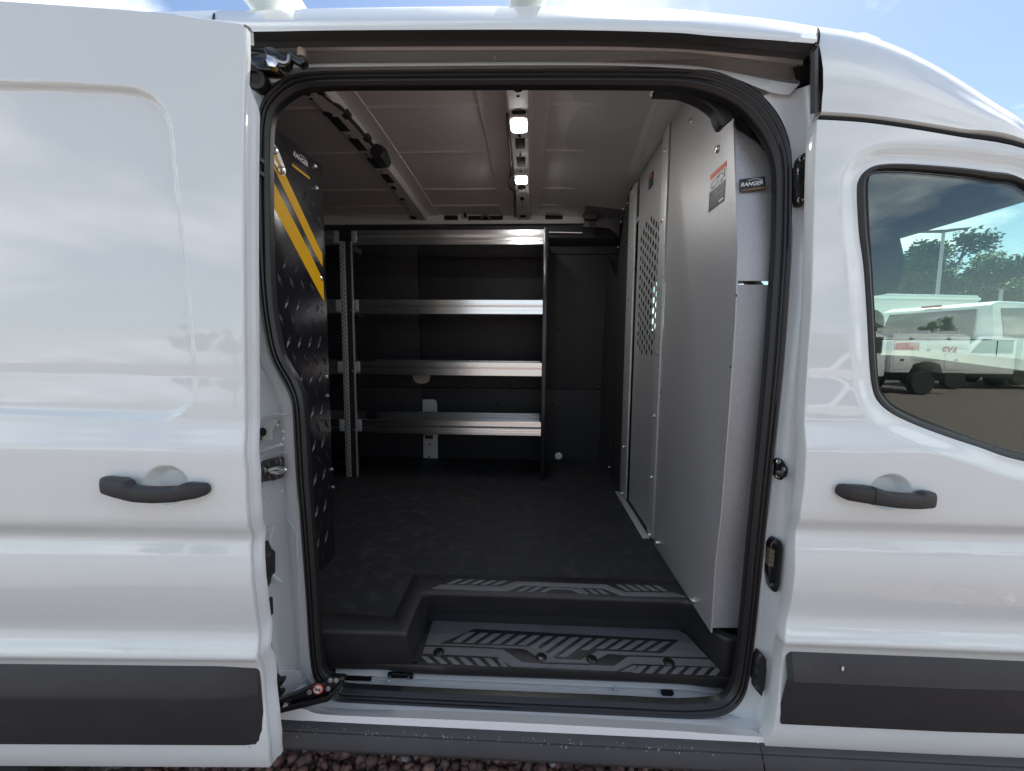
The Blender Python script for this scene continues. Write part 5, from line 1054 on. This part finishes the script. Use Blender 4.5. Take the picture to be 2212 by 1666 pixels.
bc = sum(bq, Vector()) / 4; bw_ = ((bq[1] - bq[0]).length + (bq[2] - bq[3]).length) / 2; bh = ((bq[3] - bq[0]).length + (bq[2] - bq[1]).length) / 2; an = math.atan2(bq[1].z - bq[0].z, bq[1].x - bq[0].x)
yBG = min(neY(bc.z + .03), neY(bc.z - .03)) - .0035
badge('maker_badge', lambda a, b, c: Vector((bc.x + a * math.cos(an) - b * math.sin(an), yBG - c, bc.z + a * math.sin(an) + b * math.cos(an))), bw_, bh, bulk)

# ------------------------------------------------------------------ shelving along the far wall
YF = aZ((770, 1030), FZ).y
shv = empty('shelving_unit', (-.5, YF + .2, FZ), 'four-tier aluminium tray shelving with black end panel along the far wall', 'shelving')
xr0, xr1 = aY(C(5, (1362, 400))[0], YF).x, aY(C(5, (1391, 400))[0], YF).x
xp0, xp1 = aY(C(5, (90, 100))[0], YF).x, aY(C(5, (155, 100))[0], YF).x
ztop_ = aY(C(2, (1380, 1433))[0], YF).z
ep = slab('end_panel', [(YF, FZ + .001), (YF, ztop_), (wy(ztop_) - .02, ztop_), (wy(FZ) - .015, FZ + .001)], fyz(xr1 - .002), .0025, .0005, RACKB, shv)
box('end_post', (xr0, YF, FZ + .001), (xr1, YF + .03, ztop_), RACKB, shv, .002)
for p in C(5, (1394, 315), (1386, 710), (1384, 785), (1378, 1086), (1376, 1161)) + C(2, (1403, 1450), (1402, 1535), (1399, 1605)): q = aY(p, YF); inst('screw', 'scr', scr, (xr1 + .001, YF + .012, q.z), (1, -.6, 0), shv, .7)
lipz = [(aY(C(k, (900, a))[0], YF).z, aY(C(k, (900, b))[0], YF).z) for k, a, b in ((2, 1449, 1543), (5, 308, 399), (5, 700, 786), (5, 1070, 1158))]
dp_ = .335
for zt_, zb_ in lipz:
    h = zt_ - zb_; pr = []
    for f, d in ((1, .006), (1, -.002), (.98, -.004), (.72, -.004), (.71, .004), (.66, .004), (.65, -.0035), (.50, -.002), (.49, .001), (.38, .001), (.37, -.0045), (.28, -.0045), (.27, .004), (.22, .004), (.21, -.004), (.03, -.004), (.0, -.001), (.0, .012)): pr.append((YF - .002 + d, zb_ + h * f))
    pr += [(YF + .012, zb_ + .012), (YF + dp_ - .012, zb_ + .012)]
    for f, d in ((.03, 0), (.30, 0), (.31, .003), (.36, .003), (.37, 0), (.62, 0), (.63, .003), (.68, .003), (.69, 0), (.98, 0), (1, .003), (1, .008)): pr.append((YF + dp_ - .008 + d, zb_ + .012 + (h - .012) * f))
    pr += [(YF + dp_ + .002, zb_ + .004), (YF + .014, zb_ + .004), (YF + .010, zb_ + h * .9)]
    for x0, x1 in ((xp1 + .012, xr0 - .001), (-1.95, xp0 - .004)):
        tr = loft('shelf', [[Vector((x, y, z)) for y, z in pr] for x in (x0, x1)], ALU, shv, cu=True, smooth=20, fix=True)
        for e_, x in ((1, x0), (-1, x1)):
            if x < -1.5 or x > -.5: continue
            box('shelf_bracket', (min(x - .001 * e_, x + .030 * e_), YF - .0075, zb_ + .012), (max(x - .001 * e_, x + .030 * e_), YF - .0045, zt_ - .004), ZINC, tr, .001)
upz0, upz1 = FZ + .001, aY(C(2, (120, 1523))[0], YF).z
post = empty('x', (0, 0, 0)); bpy.data.objects.remove(post)
pm = box('upright', (xp0 + .034, YF - .004, upz0), (xp1 + .006, YF + .036, upz1), mat('dark_channel', (.06, .058, .055), .45, metal=.6), shv, .001)
us1 = box('upright_face', (xp0, YF - .010, upz0), (xp0 + .034, YF - .006, upz1), ZINC, pm, .001); us2 = box('upright_face', (xp1 + .004, YF - .010, upz0), (xp1 + .014, YF - .006, upz1), ZINC, pm, .001)
slt = lambda: rawmesh('slot', *lathe_data([(.0042, 0), (.0042, .0008)], 6), HOLE, 0)
nz_ = int((upz1 - upz0) / .0255)
for i in range(nz_):
    z = upz0 + .012 + i * .0255
    for x, y in ((xp0 + .009, 0), (xp0 + .024, .5), (xp1 + .009, .25)): inst('slot', 'slot', slt, (x, YF - .0102, z + y * .0255), (0, -1, 0), pm, 1 if x < xp1 else .6)
for z in (lipz[1][1] + .02, lipz[2][1] + .02, lipz[3][1] + .02): inst('screw', 'scr', scr, (xp1 - .006, YF - .005, z), (0, -1, 0), shv, .6)
box('upright', (-1.93, YF, FZ + .001), (-1.90, YF + .03, upz1), RACKB, shv)

# ------------------------------------------------------------------ shelving on the near wall, seen from its tread-plate end
XR = (aZ((680, 1245), FZ).x + aZ((730, 1195), FZ).x) / 2
rk_ = empty('shelving_unit', (XR - .6, 1.33, FZ), 'black tread-plate ended shelving with yellow stripes, beside the rear edge of the side door', 'shelving')
yr = lambda p: tuple(aX(p, XR))[1:]
fR = fyz(XR, 1)
yf = sum(yr(p)[0] for p in C(13, (858, 1350)) + C(14, (800, 700)) + C(15, (890, 800)) + C(15, (920, 1290))) / 4
t0_, t1_ = yr(C(13, (858, 1300))[0]), yr(C(13, (428, 940))[0])
slope = (t1_[1] - t0_[1]) / (t1_[0] - t0_[0])
epl = slab('end_panel', [(1.12, FZ + .001), (yf, FZ + .001), (yf, t0_[1]), (1.16, t0_[1] + slope * (1.16 - yf)), (1.12, t0_[1] + slope * (1.16 - yf) - .05)], fR, .0025, .0006, RACKB, rk_, base=-.001)
def film(name, pts, m, par, h=.0031):
    return slab(name, [yr(p) for p in pts], fR, h, 0, m, par, base=.0024)
s1_ = C(1, (1600, 765), (1690, 930), (1790, 1100), (2020, 1592)) + C(4, (2022, 8), (2027, 100)) + C(1, (1970, 1580), (1690, 1000), (1600, 830))
s2_ = C(1, (1600, 920), (1690, 1095)) + C(4, (1940, 0), (2031, 190), (2036, 322), (1865, 0)) + C(1, (1690, 1255), (1600, 1095))
film('yellow_stripe', s1_, YELL, epl); film('yellow_stripe', s2_, YELL, epl); STR = [[yr(p) for p in s1_], [yr(p) for p in s2_]]
br_ = film('perforated_brace', C(13, (395, 1130), (412, 1095), (470, 1165), (552, 1375), (548, 1412), (522, 1428), (495, 1405), (405, 1250)), ZINC, rk_, .006)
for p in C(13, (428, 1212), (460, 1264), (488, 1322)): q = yr(p); slab('brace_slot', [(q[0] + a * math.cos(.5) - b * math.sin(.5) * .5, q[1] + b) for a, b in disc(0, 0, .008, 10, .012)], fR, .0066, 0, YELL, br_, base=.005)
for p in C(13, (450, 1185), (520, 1375)): q = aX(p, XR + .006); lathe('brace_bolt', [(.013, 0), (.013, .002), (.009, .004), (.009, .010), (.005, .011)], q, (1, -.3, 0), SCREW, br_, 8)
for p in C(4, (2022, 175), (2055, 792), (2060, 912), (2088, 1376), (2096, 1487)) + C(1, (1982, 1045), (1990, 1183)): inst('screw', 'scr', scr, tuple(aX(p, XR + .003)), (1, -.4, 0), rk_, .85)
# pressed tread marks
tm = rawmesh('tread_mark', [(-.026, 0, 0), (0, -.0062, .0), (.026, 0, 0), (0, .0062, 0), (-.008, 0, .0042), (.008, 0, .0042)], [(0, 1, 4), (1, 5, 4), (1, 2, 5), (2, 3, 5), (3, 4, 5), (3, 0, 4)], RACKR, 20)
_shared['tread'] = tm
dy_, dz_ = .062, .060; k = 0
for i, y in enumerate(np.arange(1.15, yf - .02, dy_)):
    for j, z in enumerate(np.arange(FZ + .05, 2.0, dz_)):
        if (i + j) % 2 and False: continue
        yy = y + (.5 * dy_ if j % 2 else 0)
        if yy > yf - .02 or any(inside(np.array([[yy + a_, z + b_]]), pl)[0] for pl in STR for a_, b_ in ((0, 0), (.008, .018), (-.008, -.018), (.008, -.018), (-.008, .018))): continue
        o = bpy.data.objects.new('tread_mark', tm); reg(o, epl)
        o.rotation_euler = (0, R(90), 0); sgn = 1 if j % 2 else -1
        o.rotation_mode = 'QUATERNION'; o.rotation_quaternion = Matrix([(0, 0, 1), (math.cos(R(62 * sgn)), -math.sin(R(62 * sgn)), 0), (math.sin(R(62 * sgn)), math.cos(R(62 * sgn)), 0)]).to_quaternion()
        o.location = (XR + .0023, yy, z)
dots = lambda: rawmesh('punched_hole', *lathe_data([(.004, 0), (.004, .0006)], 7), HOLE, 0)
for p in C(14, (768, 515), (772, 580), (797, 1015), (801, 1072), (804, 1133), (768, 1603), (832, 1608)) + C(15, (830, 62), (834, 122), (838, 180), (770, 58), (637, 112)): inst('punched_hole', 'dots', dots, tuple(aX(p, XR + .0026)), (1, 0, 0), epl)
# printed maker's mark
tq = [yr(p) for p in C(13, (632, 1235), (765, 1345), (600, 1290), (802, 1440), (660, 1215))]
ty, tz = (tq[0][0] + tq[1][0]) / 2, (tq[0][1] + tq[1][1]) / 2
an2 = 0.0; tw = abs(tq[1][0] - tq[0][0])
fm = lambda a, b, c: Vector((XR + .0026 + c, ty + a, tz + b))
text('lettering', 'RANGER', tw * .27, fm, WHT, epl, .25, 0, .006, .0006, .0006, 1.0)
text('lettering', 'DESIGN', tw * .08, fm, GRYF, epl, 0, tw * .2, -tw * .16, .0006, 0, 1.2)
slab('print_arc', stripe([(-tw * .1 + tw * .55 * t, tw * (.2 + .07 * math.sin(math.pi * t))) for t in np.linspace(0, 1, 8)] + [(tw * .52, tw * .04)], .0018), fm, .0006, 0, WHT, epl)
slab('print_line', stripe([(-tw * .55, -tw * .27), (tw * .5, -tw * .27)], .0014), fm, .0006, 0, GRYF, epl); slab('print_line', stripe([(-tw * .62, -tw * .40), (tw * .66, -tw * .40)], .0075), fm, .0006, 0, YELL, epl)
for z in (1.05, 1.45, 1.85): box('shelf', (XR - 1.4, 1.16, z), (XR - .004, yf - .01, z + .07), ALU, rk_, .002)
box('end_panel', (XR - 1.44, 1.14, FZ + .001), (XR - 1.41, yf, 2.1), RACKB, rk_)

# ------------------------------------------------------------------ ladder rack on the roof
rr_ = empty('roof_rack', (-.5, 2.0, 2.42), 'white roof rack crossbars on feet along the van roof edge', 'roof rack')
RKW = mat('rack_white', (.72, .71, .66), .4)
cx1 = aY(C(2, (1270, 20))[0], 1.14); cx2 = aY(C(1, (1690, 30))[0], 1.14)
for x, z in ((cx1.x, cx1.z), (cx2.x, cx2.z), (cx2.x - .9, cx2.z)):
    for s in (1, -1):
        Y = (lambda y: y) if s == 1 else (lambda y: 4.0 - y)
        ft = prism('rack_foot', [(x - .036, Y(1.10), z + .005), (x + .036, Y(1.10), z + .005), (x + .036, Y(1.10), z + .06), (x - .036, Y(1.10), z + .06)], (0, .05 * s, 0), RKW, rr_, .008, 3)
        box('foot_pad', (x - .048, min(Y(1.09), Y(1.16)), z - .012), (x + .048, max(Y(1.09), Y(1.16)), z + .006), JAMB, ft, .003)
    box('crossbar', (x - .032, 1.06, z + .058), (x + .032, 2.94, z + .10), RKW, rr_, .008, 3)

# ------------------------------------------------------------------ what lies round about
CARW = mat('vehicle_white', (.74, .75, .76), .35, coat=1); CGL = mat('vehicle_glass', (.02, .025, .028), .05, spec=.7); CBLK = mat('vehicle_black', (.02, .02, .021), .5); TAILR = mat('tail_lamp_red', (.45, .02, .02), .2, coat=1); CHRM = mat('chrome', (.7, .7, .7), .15, metal=1)
def thing(name, label, cat, group=None): return empty(name, (0, 0, 0), label, cat, group)
def place(o, x, y, a): o.location = (x, y, 0); o.rotation_euler = (0, 0, R(a)); return o
def copy_tree(o, parent=None):
    c = o.copy(); COL.objects.link(c); c.parent = parent
    if parent is not None: c.matrix_parent_inverse = o.matrix_parent_inverse.copy()
    for ch in o.children: copy_tree(ch, c)
    return c
def side_prism(name, prof, y0, y1, m, par, bev=.02, inset=0): return prism(name, [(x, y0, z) for x, z in prof], (0, y1 - y0, 0), m, par, bev, 2)
# pickup, local +X forward, centre at origin
def pickup():
    t = thing('pickup_truck', 'white crew-cab pickup truck parked ahead of the van, red tail lamp and FX4 decal', 'pickup')
    b = side_prism('body', [(-2.9, .55), (-2.9, 1.38), (-1.25, 1.40), (-1.2, 1.40), (1.0, 1.38), (1.15, 1.40), (2.6, 1.32), (2.85, 1.15), (2.9, .60), (2.5, .50), (-2.6, .50)], -.98, .98, CARW, t, .05)
    cab_ = [(-1.2, 1.37), (-1.05, 1.92), (-.9, 1.97), (.25, 1.97), (.45, 1.93), (1.15, 1.37)]
    V = [(x, s * (.95 - .16 * max(0, z - 1.37) / .6), z) for s in (-1, 1) for x, z in cab_]; n = len(cab_)
    c = mk('cab', V, [tuple(range(n)), tuple(range(n, 2 * n))[::-1]] + [(i, (i + 1) % n, n + (i + 1) % n, n + i) for i in range(n)], CARW, t, 0); bevel(c, .03, 2, 15)
    for s in (-1, 1):
        f = lambda x, z, d=0: (x, s * (.955 - .16 * max(0, z - 1.37) / .6 + d), z)
        for q in ([(-.98, 1.43), (-.90, 1.86), (-.20, 1.88), (-.20, 1.43)], [(-.10, 1.43), (-.10, 1.88), (.30, 1.87), (.85, 1.46), (.85, 1.43)]):
            prism('side_window', [f(x, z) for x, z in q], (0, .004 * s, 0), CGL, t)
        for x in (-.32, .55): box('door_handle', (x, s * .985 - .01, 1.20), (x + .18, s * .985 + .015, 1.24), CBLK, t, .004)
        for x in (-1.18, -.15, .98): box('dark_gap_strip', (x, s * .981 - .004, .62), (x + .012, s * .981 + .003, 1.38), HOLE, t)
        box('tail_lamp', (-2.93, s * .90 - .09, 1.0), (-2.72, s * .90 + .095, 1.34), TAILR, t, .015)
        box('mirror', (.72, s * 1.06 - .09, 1.38), (.80, s * 1.06 + .09, 1.60), CBLK, t, .02)
        for x in (-1.85, 1.85):
            wheel(x, s * .86, s, t, .40, .26); lathe('wheel_arch', [(.47, -.005), (.47, .012), (.40, .012)], (x, s * .982, .46), (0, s, 0), CBLK, t, 22)
    prism('rear_window', [(-1.215, -.70, 1.45), (-1.215, .70, 1.45), (-1.09, .64, 1.86), (-1.09, -.64, 1.86)], (-.01, 0, 0), CGL, t); box('high_brake_lamp', (-1.09, -.14, 1.93), (-1.03, .14, 1.965), TAILR, t, .005)
    prism('windscreen', [(1.165, -.72, 1.42), (1.165, .72, 1.42), (.51, .66, 1.91), (.51, -.66, 1.91)], (.012, 0, .012), CGL, t)
    box('tailgate', (-2.93, -.78, .72), (-2.90, .78, 1.37), CARW, t, .01); box('rear_bumper', (-3.02, -.95, .50), (-2.90, .95, .70), CHRM, t, .02); box('bed_rail', (-2.88, -.96, 1.385), (-1.26, .96, 1.40), CBLK, t, .005)
    box('grille', (2.86, -.6, .70), (2.92, .6, 1.12), CBLK, t, .02)
    for s in (-1, 1): box('roof_marker', (-.6, s * .5 - .06, 1.968), (-.45, s * .5 + .06, 1.985), CBLK, t, .004)
    fr = lambda a, b, c: Vector((-2.15 + a, -.985 - c, 1.22 + b))
    text('decal', 'FX4', .17, fr, mat('decal_red', (.4, .05, .04), .5), t, .2, 0, 0, .002, .004)
    return t
bx = lambda u, y: aY((u, 760), y).x
pk = pickup(); place(pk, bx(1965, 6.9) + 2.83, 8.72, 14); pk.scale = (1.1, 1.1, 1.2)
# long white box van behind the pickup
bt = thing('box_truck', 'long plain white box truck behind the pickup', 'truck')
box('cargo_box', (-4.2, -1.2, .95), (2.4, 1.2, 3.05), CARW, bt, .05); side_prism('cab', [(2.45, .55), (2.45, 2.5), (3.2, 2.5), (3.75, 1.6), (4.4, 1.45), (4.5, .55)], -1.05, 1.05, CARW, bt, .06)
prism('windscreen', [(3.22, -.9, 2.42), (3.22, .9, 2.42), (3.74, .95, 1.65), (3.74, -.95, 1.65)], (.02, 0, .02), CGL, bt); box('chassis', (-4.0, -.5, .5), (3.9, .5, .95), CBLK, bt)
for x in (-2.6, 3.3):
    for s in (-1, 1): wheel(x, s * .95, s, bt, .46, .28)
for s in (-1, 1): box('rail', (-4.2, s * 1.21 - .012, 2.9), (2.4, s * 1.21 + .012, 2.98), ALU, bt); prism('side_window', [(2.75, s * 1.052, 1.7), (3.6, s * 1.052, 1.7), (3.15, s * 1.052, 2.35), (2.75, s * 1.052, 2.35)], (0, .004 * s, 0), CGL, bt)
place(bt, bx(2140, 11.6) - 4.1, 12.9, 187)
# white utility-body trucks standing across the lot (mirrored in the cab window)
def utility():
    t = thing('utility_truck', '', 'truck', 'utility trucks across the lot')
    side_prism('service_body', [(-2.9, .75), (-2.9, 1.95), (-2.7, 2.05), (-.35, 2.05), (-.35, .75), (-1.0, .75), (-1.12, 1.02), (-1.4, 1.12), (-1.7, 1.12), (-1.98, 1.02), (-2.1, .75)], -1.1, 1.1, CARW, t, .03)
    side_prism('cab', [(-.3, .6), (-.3, 1.95), (.1, 2.08), (1.0, 2.05), (1.55, 1.45), (2.55, 1.32), (2.75, 1.1), (2.75, .6)], -.98, .98, CARW, t, .06)
    for s in (-1, 1):
        for x0, x1, z0, z1 in ((-2.82, -2.12, .85, 1.50), (-1.98, -1.08, 1.18, 1.50), (-.98, -.42, .85, 1.50), (-2.82, -1.5, 1.55, 1.95), (-1.45, -.42, 1.55, 1.95)):
            d = box('locker_door', (x0, s * 1.105 - .012, z0), (x1, s * 1.105 + .012, z1), CARW, t, .01); box('latch', ((x0 + x1) / 2 - .06, s * 1.12 - .012, z0 + .3), ((x0 + x1) / 2 + .06, s * 1.12 + .014, z0 + .36), CBLK, d)
        prism('side_window', [(-.15, s * .985, 1.40), (1.35, s * .985, 1.42), (.95, s * .985, 1.95), (-.15, s * .985, 1.92)], (0, .006 * s, 0), CGL, t)
        for x in (-1.55, 1.85): wheel(x, s * .92, s, t, .40, .26)
        box('tail_lamp', (-2.93, s * .95 - .05, .95), (-2.89, s * .95 + .05, 1.15), TAILR, t)
    for x in (-2.6, -1.6, -.6): box('ladder_stop', (x, -1.05, 2.05), (x + .05, 1.05, 2.16), CARW, t, .01)
    prism('windscreen', [(1.02, -.85, 2.02), (1.02, .85, 2.02), (1.55, .9, 1.47), (1.55, -.9, 1.47)], (.02, 0, .02), CGL, t); box('chassis', (-2.8, -.45, .45), (2.6, .45, .75), CBLK, t)
    return t
ut = utility()
spots = [(bx(2033, 15.1) - 2.9, -13.2, 178, 'white utility truck with lockers, last of its row beside the dark red building'), (bx(2150, 17), -15.5, 182, 'white utility truck parked between two others across the lot'), (bx(2300, 19), -18, 178, 'white utility truck parked farthest along the row across the lot')]
for i, (x, y, a, lbl) in enumerate(spots):
    o = ut if i == 0 else copy_tree(ut); place(o, x, y, a); o['label'] = lbl
# dark red shed behind them
sh = thing('shed', 'dark red low building with white windows behind the utility trucks', 'building')
REDW = mat('red_siding', (.16, .035, .03), .8, var=(3, (.12, .03, .026), .4, .7)); box('wall', (-9, -3, 0), (9, 3, 3.2), REDW, sh); prism('roof', [(-9.3, -3.4, 3.2), (-9.3, 3.4, 3.2), (-9.3, 0, 4.7)], (18.6, 0, 0), mat('shed_roof', (.06, .06, .065), .8), sh)
for x in (-6, -3, 0, 3, 6): w0 = box('window', (x, 2.99, 1.2), (x + 1.1, 3.06, 2.2), WHT, sh); box('pane', (x + .08, 3.05, 1.28), (x + 1.02, 3.075, 2.12), CGL, w0)
sg = box('sign', (-8.5, 3.0, 2.3), (-4.5, 3.08, 3.0), mat('sign_cream', (.55, .48, .30), .6), sh)
place(sh, 17, -33, 0)
# street lamps
def lamp(h, heads):
    t = thing('street_lamp', '', 'street lamp'); POLE = mat('galvanised_pole', (.42, .43, .43), .45, metal=.5)
    lathe('pole', [(.11, 0), (.10, .5), (.08, h * .6), (.065, h)], (0, 0, 0), (0, 0, 1), POLE, t, 12); lathe('base', [(.22, 0), (.22, .45), (.18, .5)], (0, 0, 0), (0, 0, 1), mat('concrete', (.35, .34, .32), .9), t, 14)
    for s in heads: prism('lamp_head', [(0, -.16, h - .02), (.25 * s, -.18, h), (1.0 * s, -.15, h + .08), (1.05 * s, -.1, h + .12), (.25 * s, -.16, h + .10), (0, -.16, h + .08)], (0, .32, 0), mat('lamp_head_grey', (.12, .12, .125), .5), t, .015)
    return t
l1 = lamp(7.6, (1, -1)); place(l1, bx(2012, 22.6), 22.6, -20); l1['label'] = 'tall twin-headed lot lamp on grey pole before the trees'
l2 = lamp(4.6, (1,)); place(l2, bx(2148, 22), 22, 40); l2['label'] = 'short single-headed lot lamp on pale pole beside the box truck'
l3 = lamp(6.5, (1, -1)); place(l3, -9, -22, 0); l3['label'] = 'twin-headed lot lamp standing alone across the lot, opposite the open side door'
# trees
LEAF = [mat('leaf_a', (.07, .13, .03), .55, spec=.3, var=(6, (.12, .19, .045), .35, .7)), mat('leaf_b', (.09, .14, .035), .55, spec=.3, var=(6, (.14, .19, .05), .35, .7)), mat('leaf_c', (.10, .11, .035), .65, spec=.3, var=(5, (.13, .10, .04), .4, .7))]
BARK = mat('bark', (.09, .07, .055), .9, bump=(30, .6, 4))
def tree_mesh(seed, h, spread, nleaf, lm, ls):
    rg = random.Random(seed); V = []; F = []
    def limb(a, b, r0, r1, n=6):
        d = (b - a).normalized(); u = d.orthogonal().normalized(); s = d.cross(u); base = len(V)
        for p, r in ((a, r0), (a.lerp(b, .5) + u * rg.uniform(-.1, .1) * (b - a).length * .3, (r0 + r1) / 2), (b, r1)):
            for k in range(n): t = 2 * math.pi * k / n; V.append(p + (u * math.cos(t) + s * math.sin(t)) * r)
        for i in range(2):
            for k in range(n): F.append((base + i * n + k, base + i * n + (k + 1) % n, base + (i + 1) * n + (k + 1) % n, base + (i + 1) * n + k))
    top = Vector((rg.uniform(-.3, .3), rg.uniform(-.3, .3), h * .62)); limb(Vector((0, 0, 0)), top, h * .028, h * .012); tips = [top]
    for i in range(11):
        a = top * rg.uniform(.38, 1.0); an_ = i * 2.4 + rg.uniform(-.4, .4); rr = spread * rg.uniform(.55, 1.0); b = Vector((math.cos(an_) * rr, math.sin(an_) * rr, a.z + h * rg.uniform(.08, .36))); limb(a, b, h * .010, h * .003); tips.append(b)
        for j in range(3): c = b + Vector((rg.uniform(-1, 1), rg.uniform(-1, 1), rg.uniform(-.2, 1))) * spread * .4; limb(a.lerp(b, rg.uniform(.5, .9)), c, h * .005, h * .002); tips.append(c)
    tr = rawmesh('trunk', V, F, BARK)
    LV = []; LF = []
    cl = [(t + Vector((rg.gauss(0, .2), rg.gauss(0, .2), rg.gauss(0, .15))) * spread * .4, spread * rg.uniform(.16, .34)) for t in tips for _ in range(2)]
    for i in range(nleaf):
        c, r = cl[rg.randrange(len(cl))]; d = Vector((rg.gauss(0, 1), rg.gauss(0, 1), rg.gauss(0, .75))).normalized() * r * rg.random() ** .45; p = c + d
        u = Vector((rg.gauss(0, 1), rg.gauss(0, 1), rg.gauss(0, .6))).normalized(); v = u.orthogonal().normalized(); s = ls * rg.uniform(.6, 1.3); k = len(LV)
        LV += [p - u * s, p + v * s * .5, p + u * s, p - v * s * .5]; LF.append((k, k + 1, k + 2, k + 3))
    me = bpy.data.meshes.new('crown'); me.from_pydata([tuple(p) for p in LV], [], LF); me.materials.append(lm)
    return tr, me
protos = [tree_mesh(1, 8.5, 2.6, 8000, LEAF[0], .14), tree_mesh(2, 7.5, 2.4, 8000, LEAF[1], .14), tree_mesh(3, 4.2, 2.6, 4200, LEAF[2], .12)]
def tree(kind, x, y, s, rot, lbl, name='tree', grp='trees behind the lot'):
    e_ = empty(name, (x, y, 0), lbl, 'tree', grp); e_.rotation_euler = (0, 0, rot); e_.scale = (s, s, s)
    for nm, me in zip(('trunk', 'crown'), protos[kind]): o = bpy.data.objects.new(nm, me); COL.objects.link(o); o.parent = e_
    return e_
LT = ['tall dark green tree rising behind the parked pickup and box truck', 'mid green leafy tree rising behind the parked pickup and box truck', 'low brownish green bush along the edge of the lot behind the pickup']
rg = random.Random(11)
TU = [(1870, 44, 1, 1.1), (1925, 40, 0, .92), (1965, 43, 1, 1.0), (2003, 46, 0, 1.12), (2040, 42, 1, .9), (2075, 45, 1, 1.0), (2110, 41, 0, .86), (2150, 47, 1, .95), (2215, 43, 0, 1.1), (2270, 44, 1, 1.1)]
for u, y, k, s_ in TU: tree(k, bx(u, y), y, s_ * 1.42, rg.uniform(0, 6), LT[k])
for i in range(12): y = rg.uniform(33, 37); tree(2, bx(1860 + i * 38, y), y, rg.uniform(.7, 1.0), rg.uniform(0, 6), LT[2])
LB_ = ['tall dark green tree in the row across the lot, opposite the van', 'mid green tree in the row across the lot, opposite the van']
for i in range(14):
    k = i % 2; tree(k, -60 + i * 11 + rg.uniform(-2.5, 2.5), -85 + rg.uniform(-6, 6), rg.uniform(.9, 1.25), rg.uniform(0, 6), LB_[k], grp='trees across the lot')
